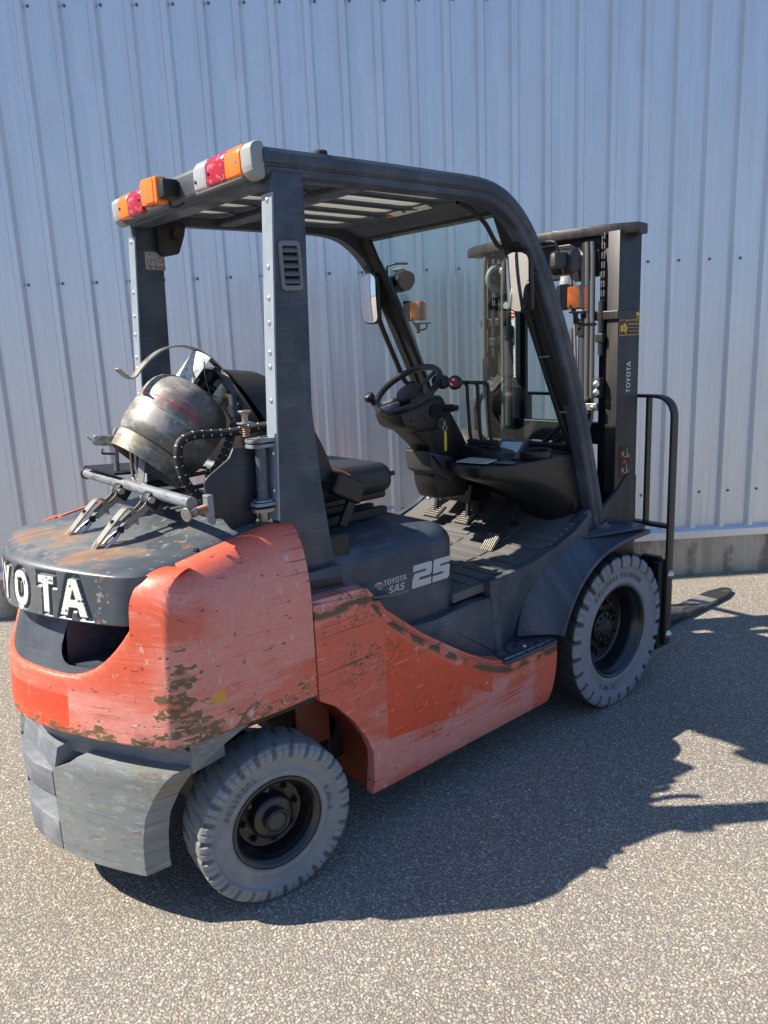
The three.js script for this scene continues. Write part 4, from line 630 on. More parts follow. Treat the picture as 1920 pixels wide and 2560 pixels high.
    const slots = []; for (const [x, z, w, h] of [[0.985, 0.508, 0.05, 0.012], [1.045, 0.514, 0.04, 0.012], [1.10, 0.516, 0.04, 0.012], [1.155, 0.517, 0.04, 0.012], [1.20, 0.515, 0.026, 0.012], [0.99, 0.482, 0.04, 0.012], [1.04, 0.486, 0.034, 0.012], [1.14, 0.488, 0.034, 0.012], [1.19, 0.488, 0.034, 0.012], [1.01, 0.456, 0.04, 0.012], [1.06, 0.458, 0.034, 0.012], [1.12, 0.459, 0.05, 0.012], [1.18, 0.458, 0.04, 0.012], [1.09, 0.432, 0.05, 0.012], [1.15, 0.430, 0.04, 0.012], [1.19, 0.428, 0.026, 0.012]]) slots.push([x, z, w, h]);
    for (const [x, z, w, h0] of slots) { const h = h0 * 1.3; const p = new THREE.Path(); p.moveTo(x - w / 2, z - h / 2); p.lineTo(x + w / 2, z - h / 2); p.lineTo(x + w / 2 - 0.006, z + h / 2); p.lineTo(x - w / 2 - 0.006, z + h / 2); p.closePath(); st.holes.push(p); }
    const sg = slabXZ(st, 0.372, 0.386, 0.004); const sp = mesh('step_plate', s > 0 ? sg : mirrorZ(sg), M.slate, truck);
    mesh('step_bolt', lathe([[0, 0.006], [0.007, 0.005], [0.009, 0]], 10, V(1.095, 0.386, s * 0.487), V(0, 1, 0)), M.zinc, sp);
    mesh('step_pan', box(0.94, 1.235, 0.30, 0.335, s > 0 ? 0.40 : -0.51, s > 0 ? 0.51 : -0.40), M.hole, truck);
    const rim = tube([[0.955, 0.384, s * 0.512], [1.05, 0.381, s * 0.514], [1.16, 0.381, s * 0.514], [1.236, 0.380, s * 0.512]], 0.006, 20, 6); mesh('step_rim', rim, M.steel, truck);
  }
  // floor mat with raised pads, and the toe board
  const fl = [[0.80, 0.640], [0.98, 0.645], [1.15, 0.652], [1.26, 0.668], [1.40, 0.715], [1.60, 0.80]];
  const FY = (x) => interp(fl, x);
  const matM = std({ color: col3(0.105, 0.103, 0.098), roughness: 0.7, bumpMap: M.vinyl.bumpMap, bumpScale: 0.001 });
  mesh('floor_mat', solid((u, v) => V(mix(0.80, 1.60, u), FY(mix(0.80, 1.60, u)), mix(0.425, -0.425, v)), (u, v) => V(mix(0.80, 1.60, u), FY(mix(0.80, 1.60, u)) - 0.03, mix(0.425, -0.425, v)), 24, 2, (u, v, q) => [q.x, q.z]), matM, truck);
  const padG = slabXZ(rounded([[-0.026, -0.080], [0.026, -0.080], [0.026, 0.080], [-0.026, 0.080]], 0.008), 0, 0.006, 0.003);
  for (const z of [0.32, 0.13, -0.06, -0.25]) for (let k = 0; k < 8; k++) { const x = 0.93 + k * 0.066, m = mesh('mat_pad', padG, matM, truck); m.position.set(x, FY(x) - 0.001, z); m.rotation.z = Math.atan((FY(x + 0.02) - FY(x - 0.02)) / 0.04); }
  for (let k = 0; k < 5; k++) { const x = 1.35 + 0.034 * k, m = mesh('mat_stud', lathe([[0, 0.006], [0.007, 0.005], [0.009, 0]], 10, V(0, 0, 0), V(0, 1, 0)), M.greyPlastic, truck); m.position.set(x, FY(x), 0.405); }
}
// black seat deck behind the hood, under the seat and the tank
mesh('seat_deck', box(0.06, 0.40, 0.86, 0.93, -0.40, 0.40, 0.01), M.black, truck);
mesh('rear_cover', slabXY(rounded([[0.02, 0.95], [0.12, 0.95], [0.22, 1.00], [0.24, 0.96], [0.24, 0.86], [0.02, 0.86]], 0.01), -0.39, 0.39, 0.005), M.black, truck);
mesh('seam_shadow_bar', bar(V(-0.10, 0.975, 0.40), V(0.13, 1.015, 0.18), 0.014, 0.010), M.black, truck);  // added black bar standing for the dark, shadowed seam beside the plate

// ------------------------------------------------------------------ seat
{
  const seat = group('driver_seat', truck); seat.position.set(0.42, 0.93, 0);
  const pad = (w, d, h, r, puff) => { const g = new RoundedBoxGeometry(d, h, w, 6, r), p = g.attributes.position; for (let k = 0; k < p.count; k++) { const x = p.getX(k) / (d / 2), z = p.getZ(k) / (w / 2), y = p.getY(k); if (y > 0) p.setY(k, y + puff * (1 - x * x * 0.8) * (0.35 + 0.65 * Math.min(1, z * z * 1.4)) * 1.0 - 0.012 * clamp(x - 0.5) * 2); } g.computeVertexNormals(); return g; };
  mesh('seat_cushion', toCreasedNormals(boxUV(pad(0.425, 0.46, 0.105, 0.042, 0.016)), 0.9).translate(0.115, 0.095, -0.012), M.vinyl, seat);
  mesh('seat_pan', [box(-0.10, 0.325, 0.022, 0.052, -0.19, 0.17, 0.01)], M.black, seat);
  { // backrest leaning back
    const g = solid((u, v) => { const z = mix(0.235, -0.235, u) * (1 - 0.22 * v ** 4), y = 0.13 + 0.35 * v - 0.05 * Math.pow(Math.abs(u - 0.5) * 2, 4) * v; return V(0.02 - 0.16 * v + 0.04 * Math.pow(Math.abs(u - 0.5) * 2, 2) + 0.02 * Math.sin(v * 3.1), y, z); }, (u, v) => { const z = mix(0.215, -0.215, u) * (1 - 0.25 * v ** 4), y = 0.13 + 0.36 * v - 0.06 * Math.pow(Math.abs(u - 0.5) * 2, 4) * v; return V(-0.085 - 0.14 * v + 0.02 * Math.pow(Math.abs(u - 0.5) * 2, 2), y, z); }, 18, 14, (u, v, q) => [q.z, q.y]);
    mesh('backrest', toCreasedNormals(g, 1.2), M.vinyl, seat);
    mesh('backrest_shell', toCreasedNormals(solid((u, v) => V(-0.092 - 0.145 * v, 0.12 + 0.375 * v - 0.05 * Math.pow(Math.abs(u - 0.5) * 2, 4) * v, mix(0.225, -0.225, u) * (1 - 0.24 * v ** 4)), (u, v) => V(-0.112 - 0.14 * v, 0.12 + 0.37 * v - 0.055 * Math.pow(Math.abs(u - 0.5) * 2, 4) * v, mix(0.21, -0.21, u) * (1 - 0.26 * v ** 4)), 16, 12), 1.0), std({ color: col3(0.045, 0.042, 0.04), roughness: 0.35 }), seat);
  }
  mesh('seat_lever', [cyl(V(0.335, 0.095, 0.15), V(0.36, 0.097, 0.15), 0.005), cyl(V(0.355, 0.097, 0.15), V(0.378, 0.098, 0.15), 0.0085)], M.black, seat);
  for (const z of [-0.17, 0.10, 0.17]) mesh('seat_rail', box(-0.14, 0.30, -0.03, 0.0, z, z + 0.03, 0.004), M.black, seat);
  mesh('seat_mount', box(-0.06, 0.18, -0.005, 0.03, -0.15, 0.15, 0.005), M.black, seat);
  mesh('buckle_housing', bar(V(0.03, 0.130, 0.262), V(0.135, 0.075, 0.262), 0.045, 0.075, 0.012), M.plastic, seat);
  mesh('buckle_stay', bar(V(0.10, 0.06, 0.262), V(0.06, -0.02, 0.255), 0.02, 0.03, 0.004), M.black, seat);
  mesh('seat_belt', tube([[-0.10, 0.20, -0.16], [-0.05, 0.186, 0.05], [0.03, 0.168, 0.20], [0.075, 0.152, 0.245], [0.10, 0.135, 0.258]].map((q) => V(...q)), 0.0075, 20, 6).applyMatrix4(new THREE.Matrix4().makeScale(1, 1, 1)), M.belt, seat);
}
// ------------------------------------------------------------------ dashboard and controls
{
  const dash = group('dashboard', truck);
  const topP = [[1.60, 0.384], [1.40, 0.384], [1.27, 0.382], [1.18, 0.374], [1.11, 0.350], [1.068, 0.305], [1.062, 0.25], [1.085, 0.17], [1.13, 0.09], [1.165, -0.02], [1.185, -0.10], [1.215, -0.20], [1.258, -0.29], [1.34, -0.36], [1.43, -0.384], [1.60, -0.384]];
  const pts = new THREE.SplineCurve(topP.map((q) => new THREE.Vector2(...q))).getSpacedPoints(70);
  const lev = [[1.018, 0.03, 0], [1.024, 0.008, 0], [1.022, 0.001, 0], [1.014, 0, 0], [0.985, 0.006, 0], [0.965, 0.035, 0.04], [0.94, 0.11, 0.10], [0.90, 0.22, 0.16], [0.85, 0.32, 0.22], [0.80, 0.395, 0.26], [0.745, 0.43, 0.30]];
  const g = sheet((u, v) => { const q = pts[Math.round(u * 70)], l = lev[Math.round(v * (lev.length - 1))], k = clamp((1.56 - q.x) / 0.30); return V(Math.min(1.60, q.x + l[1] * k * (q.x < 1.3 ? 1 : 0.9)), l[0] + (v < 0.35 ? 0 : 0.0), q.y * (1 - (l[1] < 0.031 && v < 0.2 ? l[1] * 0.3 : 0))); }, 70, lev.length - 1, (u, v, q) => [q.z, q.y]);
  const topS = new THREE.ShapeGeometry(new THREE.Shape(pts.map((q) => new THREE.Vector2(Math.min(1.60, q.x + 0.03 * clamp((1.56 - q.x) / 0.30)), q.y * 0.991))), 1).rotateX(Math.PI / 2).translate(0, 1.0185, 0);
  { const a = topS.index.array; for (let k = 0; k < a.length; k += 3) { const t = a[k]; a[k] = a[k + 1]; a[k + 1] = t; } topS.computeVertexNormals(); }
  mesh('dash_body', toCreasedNormals(g, 0.8), M.plastic, dash); mesh('dash_top', topS, M.plastic, dash);
  if (0) mesh('dash_side', slabXY(rounded([[1.20, 1.005], [1.60, 1.005], [1.62, 0.74], [1.47, 0.745], [1.44, 0.80], [1.36, 0.86], [1.24, 0.96]], 0.02), 0.40, 0.457, 0.006), M.plastic, dash);
  mesh('dash_side', slabXY(rounded([[1.36, 1.00], [1.60, 1.00], [1.62, 0.74], [1.50, 0.75], [1.44, 0.86], [1.40, 0.92]], 0.02), -0.384, -0.34, 0.006), M.plastic, dash);
  mesh('firewall', slabXY(rounded([[1.50, 1.0], [1.62, 1.0], [1.66, 0.70], [1.56, 0.72]], 0.01), -0.38, 0.38, 0.004), M.black, dash);
  // left pod lid, stickers
  mesh('pod_lid', lathe([[0, 0.006], [0.050, 0.006], [0.054, 0.003], [0.054, 0]], 40, V(1.36, 1.020, -0.31), V(0, 1, 0)), std({ color: col3(0.055, 0.055, 0.058), roughness: 0.6 }), dash);
  mesh('lid_latch', rbox(0.03, 0.008, 0.014, 0.003).rotateY(0.5).translate(1.36, 1.029, -0.31), M.bright, dash);
  mesh('paper_label', boxUV(new THREE.BoxGeometry(0.075, 0.0015, 0.055)).rotateY(0.45).translate(1.262, 1.0255, -0.215), M.white, dash);
  mesh('fluid_cap', cyl(V(1.30, 1.02, -0.12), V(1.30, 1.065, -0.12), 0.012), std({ color: col3(0.05, 0.38, 0.36), roughness: 0.5 }), dash);
  mesh('front_label', boxUV(new THREE.BoxGeometry(0.0015, 0.042, 0.075)).rotateZ(-0.62).rotateY(-0.35).translate(1.238, 0.975, -0.185), PRINT(canvasTex(128, 72, (x, w, h) => { x.fillStyle = '#d8d6d0'; x.fillRect(0, 0, w, h); x.fillStyle = '#d7a13c'; x.fillRect(0, 0, w, 12); x.fillStyle = '#8a8884'; for (let k = 0; k < 6; k++) x.fillRect(8, 20 + k * 8, 60 + (k * 37) % 48, 2); })), dash);
  // steering column
  const colS = slabXY(rounded([[0.915, 1.205], [0.945, 1.180], [1.00, 1.130], [1.065, 1.075], [1.075, 1.035], [1.085, 0.93], [1.11, 0.87], [1.26, 0.86], [1.275, 0.93], [1.285, 1.05], [1.25, 1.11], [1.19, 1.20], [1.14, 1.262], [1.08, 1.262]], 0.015), -0.062, 0.062, 0.014);
  mesh('steering_column', colS, M.plastic, dash);
  mesh('column_shroud', slabXY(rounded([[0.905, 1.222], [0.925, 1.170], [0.985, 1.145], [1.10, 1.140], [1.165, 1.205], [1.125, 1.275], [1.06, 1.265]], 0.018), -0.078, 0.078, 0.016), M.plastic, dash);
  mesh('column_boot', slabXY(rounded([[1.045, 1.068], [1.175, 1.030], [1.20, 0.985], [1.165, 0.93], [1.06, 0.985]], 0.012), -0.072, 0.075, 0.012), std({ color: col3(0.040, 0.040, 0.042), roughness: 0.5 }), dash);
  for (const [x, y] of [[0.955, 1.192], [1.025, 1.190]]) mesh('shroud_screw', cyl(V(x, y, 0.0765), V(x, y, 0.079), 0.0055, 0.0055, 10), M.hole, dash);
  mesh('switch_stalk', [cyl(V(1.105, 1.222, 0.07), V(1.12, 1.224, 0.105), 0.011), cyl(V(1.118, 1.224, 0.10), V(1.126, 1.225, 0.128), 0.015), cyl(V(1.126, 1.225, 0.128), V(1.132, 1.226, 0.146), 0.011)], M.black, dash);
  mesh('switch_gaiter', [0, 1, 2, 3].map((k) => cyl(V(1.082 + 0.006 * k, 1.216, 0.073 + 0.004 * k), V(1.084 + 0.006 * k, 1.216, 0.080 + 0.004 * k), 0.030 - 0.004 * k)), M.rubber, dash);
  mesh('ignition_lock', [cyl(V(1.108, 1.168, 0.066), V(1.108, 1.168, 0.084), 0.022), cyl(V(1.108, 1.168, 0.083), V(1.108, 1.168, 0.086), 0.014)], std({ color: col3(0.05, 0.05, 0.05), roughness: 0.4 }), dash);
  // steering wheel
  const sw = group('steering_wheel', truck); sw.position.set(1.016, 1.299, 0); sw.rotation.z = 0.625;
  mesh('wheel_rim', new THREE.TorusGeometry(0.1335, 0.0125, 14, 72).rotateX(Math.PI / 2), std({ color: col3(0.014, 0.014, 0.015), roughness: 0.3 }), sw);
  mesh('wheel_boss', lathe([[0, 0.012], [0.030, 0.010], [0.046, 0.002], [0.052, -0.012], [0.048, -0.03], [0.03, -0.045]], 32, V(0.0, -0.006, 0), V(0, 1, 0)).applyMatrix4(new THREE.Matrix4().makeScale(1.0, 1, 1.15)), M.plastic, sw);
  for (const a of [0.5, 2.2, 3.9]) mesh('wheel_spoke', bar(V(0.03 * Math.cos(a), -0.02, 0.03 * Math.sin(a)), V(0.130 * Math.cos(a), 0, 0.130 * Math.sin(a)), 0.022, 0.008, 0.003), a === 3.9 ? std({ color: col3(0.10, 0.10, 0.10), roughness: 0.35 }) : M.plastic, sw);
  mesh('spinner_knob', [cyl(V(-0.090, 0, -0.110), V(-0.090, 0.022, -0.110), 0.011), lathe([[0, 0.052], [0.012, 0.052], [0.019, 0.048], [0.022, 0.038], [0.020, 0.027], [0.012, 0.020]], 24, V(-0.092, 0, -0.112), V(0, 1, 0))], M.plastic, sw);
  // hydraulic levers with their gaiter
  const lv = group('hydraulic_levers', truck); lv.position.set(1.26, 1.03, 0.15);
  for (const [x, z, kx, kz, big] of [[0.010, 0.055, -0.175, 0.045, 1], [0.010, 0.002, -0.160, -0.030, 0], [0.010, -0.052, -0.120, -0.095, 0]]) {
    mesh('lever_rod', tube([[x - 0.005, 0.02, z], [x - 0.022, 0.09, z], [x - 0.032, 0.23, z], [x - 0.034, 0.268, z], [x - 0.05, 0.283, z], [kx + 0.05, 0.290, kz]], 0.0068, 40, 8, 0.3), M.black, lv);
    mesh('lever_knob', lathe([[0.0, -0.03], [0.011, -0.03], [0.015, -0.012], [0.024, 0.006], [0.0265, 0.020], [0.022, 0.033], [0.012, 0.037], [0, 0.037]], 24, V(kx - 0.005, 0.292, kz), V(-0.88, 0.12, 0.35).normalize()), M.plastic, lv);
    if (big) { const d = V(-0.88, 0.12, 0.35).normalize(); mesh('knob_badge', lathe([[0, 0.0016], [0.016, 0.0014], [0.0172, 0]], 28, V(kx - 0.005, 0.292, kz).add(d.clone().multiplyScalar(0.0365)), d), PRINT(canvasTex(64, 64, (c) => { c.fillStyle = '#86101c'; c.fillRect(0, 0, 64, 64); c.fillStyle = '#e6dcd8'; for (const [a, b, w, h] of [[10, 12, 12, 8], [40, 10, 10, 14], [14, 40, 10, 12], [38, 42, 14, 8]]) c.fillRect(a, b, w, h); })), lv); }
    mesh('lever_gaiter', [0, 1, 2, 3, 4].map((k) => lathe([[0.0, 0.014], [0.028 - k * 0.0032, 0.014], [0.039 - k * 0.0036, 0.007], [0.028 - k * 0.0032, 0]], 20, V(x - 0.004 - 0.001 * k, -0.006 + k * 0.0135, z), V(0, 1, 0))), M.rubber, lv);
  }
  mesh('console_mound', slabZY(rounded([[-0.10, -0.02], [0.14, -0.02], [0.12, 0.02], [0.02, 0.035], [-0.08, 0.045]], 0.02), -0.04, 0.16, 0.012), M.plastic, lv);
  // hump beside the column
  mesh('dash_hump', new THREE.SphereGeometry(0.085, 32, 16, 0, Math.PI * 2, 0, Math.PI / 2).applyMatrix4(new THREE.Matrix4().makeScale(1.0, 1.15, 1.3)).translate(1.38, 1.016, -0.045), std({ color: col3(0.055, 0.052, 0.05), roughness: 0.4 }), dash);
  // display, cup holder, plate of instructions
  const dp = group('display', truck); dp.position.set(1.345, 1.021, 0.225); dp.rotation.set(0, 0.32, 0.50);
  mesh('display_case', rbox(0.125, 0.030, 0.115, 0.008).translate(0.0, 0.028, 0), std({ color: col3(0.050, 0.050, 0.050), roughness: 0.35 }), dp);
  mesh('display_screen', new THREE.PlaneGeometry(0.082, 0.066).rotateX(-Math.PI / 2).rotateY(Math.PI / 2).translate(0.006, 0.0436, 0.0), std({ map: canvasTex(128, 128, (x) => { x.fillStyle = '#a9bcc0'; x.fillRect(0, 0, 128, 128); x.strokeStyle = '#5c6a70'; x.lineWidth = 2; x.strokeRect(86, 50, 20, 30); x.beginPath(); x.moveTo(20, 64); x.lineTo(70, 60); x.stroke(); x.fillStyle = '#8fa4a8'; x.fillRect(10, 90, 60, 10); }), roughness: 0.15 }), dp);
  mesh('display_stand', box(-0.03, 0.05, -0.01, 0.02, -0.045, 0.045, 0.005), M.black, dp);
  for (const z of [-0.035, 0.035]) mesh('display_screw', cyl(V(-0.064, 0.028, z), V(-0.0655, 0.028, z), 0.004, 0.004, 10), M.bright, dp);
  mesh('cup_holder', lathe([[0.055, 0.030], [0.062, 0.030], [0.064, 0.026], [0.064, -0.005], [0.054, -0.005], [0.052, 0.024], [0.055, 0.030]], 48, V(1.375, 1.022, 0.315), V(0, 1, 0)), M.plastic, truck);
  mesh('cup_floor', lathe([[0, 0.001], [0.054, 0.001]], 32, V(1.375, 1.022, 0.315), V(0, 1, 0)), M.hole, truck);
  mesh('instruction_plate', slabXZ(rounded([[-0.055, -0.065], [0.055, -0.065], [0.055, 0.065], [-0.055, 0.065]], 0.004), 0, 0.003, 0.001).rotateY(0.22).translate(1.175, 1.025, 0.205), M.white, dash);
  mesh('plate_print', new THREE.PlaneGeometry(0.104, 0.124).rotateX(-Math.PI / 2).rotateY(0.22).translate(1.175, 1.0295, 0.205), PRINT(canvasTex(256, 300, (x) => { x.fillStyle = '#c9c8c0'; x.fillRect(0, 0, 256, 300); x.fillStyle = '#6d6c66'; for (let k = 0; k < 60; k++) x.fillRect(12 + ((k * 53) % 11) * 21, 14 + ((k * 29) % 13) * 21, 14, 9); x.fillStyle = '#e0c62e'; x.fillRect(6, 20, 44, 110); x.fillRect(6, 165, 44, 110); x.fillStyle = '#8c8320'; for (let k = 0; k < 4; k++) { x.fillRect(12 + k * 10, 28, 4, 94); x.fillRect(12 + k * 10, 172, 4, 94); } })), dash);
  mesh('dash_sticker', boxUV(new THREE.BoxGeometry(0.05, 0.001, 0.07)).rotateY(0.3).translate(1.20, 1.0255, 0.315), std({ color: col3(0.16, 0.165, 0.17), roughness: 0.35 }), dash);
  // pedals
  const ped = (x, y, z, w, h, tilt, name) => { const p = group(name, truck); p.position.set(x, y, z); p.rotation.z = tilt; mesh('pedal_plate', rbox(h, 0.010, w, 0.004), M.rubber, p); for (let k = 0; k < 6; k++) mesh('pedal_rib', rbox(0.004, 0.004, w * 0.86, 0.0015).translate(-h * 0.40 + k * h * 0.16, 0.0065, 0), M.steel, p); mesh('pedal_arm', bar(V(0.0, -0.005, 0), V(0.10, 0.10, 0), 0.018, 0.012), M.black, p); return p; };
  ped(1.335, 0.748, -0.20, 0.085, 0.075, 0.55, 'inching_pedal'); ped(1.325, 0.745, -0.005, 0.085, 0.070, 0.55, 'brake_pedal');
  const ac = group('accelerator_pedal', truck); ac.position.set(1.315, 0.735, 0.185); ac.rotation.set(0, 0.10, 0.72);
  mesh('pedal_plate', slabXZ(rounded([[-0.125, -0.030], [0.06, -0.036], [0.135, -0.028], [0.135, 0.028], [0.06, 0.036], [-0.125, 0.030]], 0.012), 0, 0.010, 0.003), M.rubber, ac);
  for (let k = 0; k < 6; k++) mesh('pedal_rib', rbox(0.085, 0.005, 0.0052, 0.0015).translate(-0.075, 0.011, -0.0225 + k * 0.009), M.steel, ac);
  mesh('pedal_arm', bar(V(0.05, -0.004, 0), V(0.09, -0.10, 0), 0.016, 0.012), M.black, ac);
  mesh('parking_pedal', [rbox(0.06, 0.012, 0.05, 0.004).rotateZ(0.9).translate(1.42, 0.842, -0.36)], M.rubber, truck);
  mesh('pedal_bracket', [box(1.36, 1.50, 0.80, 0.86, -0.26, -0.02, 0.01), box(1.36, 1.40, 0.77, 0.82, -0.02, 0.03, 0.004)], M.black, truck);
}
// ignition key on a split ring with a yellow tag, hanging from the lock
{
  const k = tag(group('ignition_key'), 'ignition key with a long yellow tag hanging from the steering column', 'key'); k.position.set(1.108, 1.168, 0.087);
  mesh('key_bow', [cyl(V(0, 0, -0.004), V(0, 0, 0.012), 0.003, 0.003, 8), lathe([[0, 0.002], [0.010, 0.002], [0.010, 0]], 16, V(0, 0, 0.012), V(0.5, 0, 0.85).normalize())], M.zinc, k);
  mesh('split_ring', new THREE.TorusGeometry(0.010, 0.0012, 6, 24).translate(0.0, -0.018, 0.014), M.zinc, k);
  mesh('yellow_tag', rounded ? slabXY(rounded([[-0.006, -0.105], [0.006, -0.105], [0.0075, -0.07], [0.007, -0.03], [-0.005, -0.028]], 0.005), 0.0125, 0.0155, 0.001) : null, M.yellow, k);
}

// ------------------------------------------------------------------ mast, carriage, forks
{
  const mast = group('mast', truck); mast.position.set(1.78, 0.08, 0);
  const L = (o) => o.translate(-1.78, -0.08, 0);
  for (const s of [1, -1]) {
    const before = mast.children.length;
    const chan = poly([[1.778, 0.405], [1.932, 0.405], [1.932, 0.372], [1.912, 0.372], [1.912, 0.388], [1.798, 0.388], [1.798, 0.355], [1.778, 0.355]].map((q) => [q[0], s * q[1]]));
    mesh('outer_rail', L(slabXZ(chan, 0.10, 1.86, 0.002)), M.mast, mast);
    mesh('middle_rail', L(slabXZ(poly([[1.800, 0.352], [1.915, 0.352], [1.915, 0.318], [1.895, 0.318], [1.895, 0.336], [1.820, 0.336], [1.820, 0.318], [1.800, 0.318]].map((q) => [q[0], s * q[1]])), 0.12, 1.85, 0.002)), M.black, mast);
    mesh('inner_rail', L(slabXZ(poly([[1.835, 0.300], [1.925, 0.300], [1.925, 0.262], [1.905, 0.262], [1.905, 0.282], [1.835, 0.282]].map((q) => [q[0], s * q[1]])), 0.14, 1.83, 0.002)), M.black, mast);
    mesh('lift_cylinder', L(cyl(V(1.775, 0.15, s * 0.250), V(1.775, 1.50, s * 0.250), 0.024)), std({ color: col3(0.06, 0.06, 0.062), roughness: 0.3 }), mast);
    mesh('cylinder_rod', L(cyl(V(1.775, 1.50, s * 0.250), V(1.775, 1.83, s * 0.250), 0.015)), M.black, mast);
    mesh('cylinder_gland', L(cyl(V(1.775, 1.47, s * 0.250), V(1.775, 1.525, s * 0.250), 0.030)), M.black, mast);
    mesh('clamp_bolt', [L(cyl(V(1.745, 1.61, s * 0.225), V(1.725, 1.612, s * 0.22), 0.016, 0.016, 6))], M.zinc, mast);
    // leaf chain with links
    const link = merge([0, 1].map((k) => rbox(0.006, 0.024, 0.004, 0.002).translate(0, 0, k * 0.009 - 0.0045)));
    for (let k = 0; k < 26; k++) { const m = mesh('chain_link', link, k % 2 ? M.black : M.steel, mast); m.position.set(1.775 - 1.78 + (k % 2) * 0.001, 1.845 - k * 0.018 - 0.08, s * 0.335); m.scale.z = k % 2 ? 0.6 : 1.2; if (k > 12) m.material = M.black; }
    mesh('chain_anchor', [L(cyl(V(1.770, 1.39, s * 0.332), V(1.770, 1.60, s * 0.332), 0.011)), L(box(1.755, 1.785, 1.44, 1.475, s * 0.332 - 0.018, s * 0.332 + 0.018, 0.004))], M.mast, mast);
    mesh('rail_lug', L(box(1.766, 1.90, 1.525, 1.562, s > 0 ? 0.30 : -0.412, s > 0 ? 0.412 : -0.30, 0.006)), M.mast, mast);
    mesh('rail_bracket', L(slabXY(rounded([[1.74, 1.22], [1.775, 1.22], [1.775, 1.30], [1.74, 1.30]], 0.004), s > 0 ? 0.315 : -0.35, s > 0 ? 0.35 : -0.315)), M.black, mast);
    for (const y of [1.242, 1.275]) mesh('bracket_bolt', L(lathe([[0, 0.012], [0.009, 0.012], [0.010, 0.004], [0.015, 0.003], [0.015, 0]], 12, V(1.74, y, s * 0.335), V(-1, 0, 0))), M.zinc, mast);
    mesh('mast_foot', L(slabXY(rounded([[1.62, 0.46], [1.93, 0.46], [1.93, 0.90], [1.86, 0.905], [1.82, 0.86], [1.70, 0.79], [1.62, 0.70]], 0.03), s > 0 ? 0.395 : -0.412, s > 0 ? 0.412 : -0.395)), M.mast, mast);
    if (s < 0) for (const m of mast.children.slice(before)) m.position.z += 0.10;
  }
  // hydraulic pipes and hoses
  const H = (pts, r, m, n = 50) => mesh('hydraulic_hose', L(tube(pts, r, n, 8)), m, mast), pipeM = std({ color: col3(0.13, 0.13, 0.13), roughness: 0.35, metalness: 0.3 });
  H([[1.762, 1.83, 0.268], [1.758, 1.72, 0.274], [1.757, 1.30, 0.278], [1.758, 1.17, 0.276], [1.75, 1.10, 0.262], [1.72, 1.03, 0.235], [1.70, 0.9, 0.22]], 0.0105, pipeM);
  H([[1.762, 1.83, 0.292], [1.760, 1.72, 0.298], [1.760, 1.20, 0.300], [1.757, 1.12, 0.296], [1.74, 1.02, 0.27], [1.72, 0.9, 0.25]], 0.0095, pipeM);
  H([[1.750, 1.54, 0.222], [1.748, 1.46, 0.225], [1.750, 1.30, 0.232], [1.755, 1.12, 0.245], [1.74, 1.0, 0.23]], 0.006, M.greyPlastic);
  H([[1.755, 1.82, 0.185], [1.752, 1.74, 0.19], [1.75, 1.62, 0.212], [1.748, 1.56, 0.224], [1.745, 1.50, 0.245]], 0.008, M.rubber);
  H([[1.755, 1.50, 0.206], [1.752, 1.40, 0.205], [1.752, 1.1, 0.205], [1.75, 0.8, 0.20]], 0.0125, pipeM);
  H([[1.762, 1.83, -0.268], [1.758, 1.72, -0.274], [1.757, 1.2, -0.278], [1.74, 1.0, -0.25]], 0.0105, pipeM);
  H([[1.76, 1.80, -0.16], [1.755, 1.6, -0.165], [1.755, 1.1, -0.165], [1.75, 0.8, -0.16]], 0.010, pipeM);
  mesh('pipe_clamp', L(box(1.738, 1.756, 1.168, 1.198, 0.255, 0.338, 0.003)), M.steel, mast); mesh('clamp_tag', L(box(1.734, 1.752, 1.150, 1.198, 0.240, 0.252, 0.002)), M.copper, mast);
  for (const z of [0.276, 0.322]) mesh('clamp_screw', L(lathe([[0, 0.010], [0.008, 0.010], [0.009, 0]], 8, V(1.738, 1.183, z), V(-1, 0, 0))), M.zinc, mast);
  mesh('hose_clip', [L(box(1.735, 1.758, 1.555, 1.572, 0.236, 0.268, 0.003)), L(box(1.733, 1.756, 1.098, 1.116, 0.245, 0.262, 0.003))], M.greyPlastic, mast);
  // central free-lift cylinder with its sheave, gauge plates
  mesh('centre_cylinder', L(cyl(V(1.86, 0.2, -0.225), V(1.86, 1.42, -0.225), 0.036)), std({ color: col3(0.16, 0.17, 0.17), roughness: 0.35, metalness: 0.4 }), mast);
  mesh('centre_rod', L(cyl(V(1.86, 1.42, -0.225), V(1.86, 1.74, -0.225), 0.022)), M.zinc, mast);
  mesh('sheave', L(new THREE.TorusGeometry(0.050, 0.014, 10, 40).rotateY(-0.5).translate(1.80, 1.735, -0.225)), M.greyPlastic, mast);
  for (const s of [1, -1]) {
    mesh('cross_plate', L(slabZY(rounded([[0.10, 1.85], [0.31, 1.85], [0.31, 1.72], [0.27, 1.685], [0.19, 1.685], [0.14, 1.73]].map((q) => [s * q[0], q[1], q[2] ?? 0.012]), 0.012), 1.79, 1.802)), M.black, mast);
    for (const [z, y, r] of [[0.180, 1.805, 0.0125], [0.212, 1.808, 0.0125], [0.196, 1.765, 0.017]]) mesh('plate_bolt', L(lathe([[0, 0.009], [r * 0.8, 0.009], [r, 0.004], [r, 0]], 6, V(1.79, y, s * z), V(-1, 0, 0))), r > 0.015 ? M.zinc : std({ color: col3(0.30, 0.31, 0.22), roughness: 0.4, metalness: 0.6 }), mast);
  }
  mesh('cross_beam', L(box(1.80, 1.84, 1.70, 1.84, -0.28, 0.28, 0.006)), M.black, mast); 
  for (const y of [0.30, 0.72, 1.02]) mesh('cross_beam', L(box(1.81, 1.86, y, y + 0.09, -0.31, 0.31, 0.006)), M.black, mast);
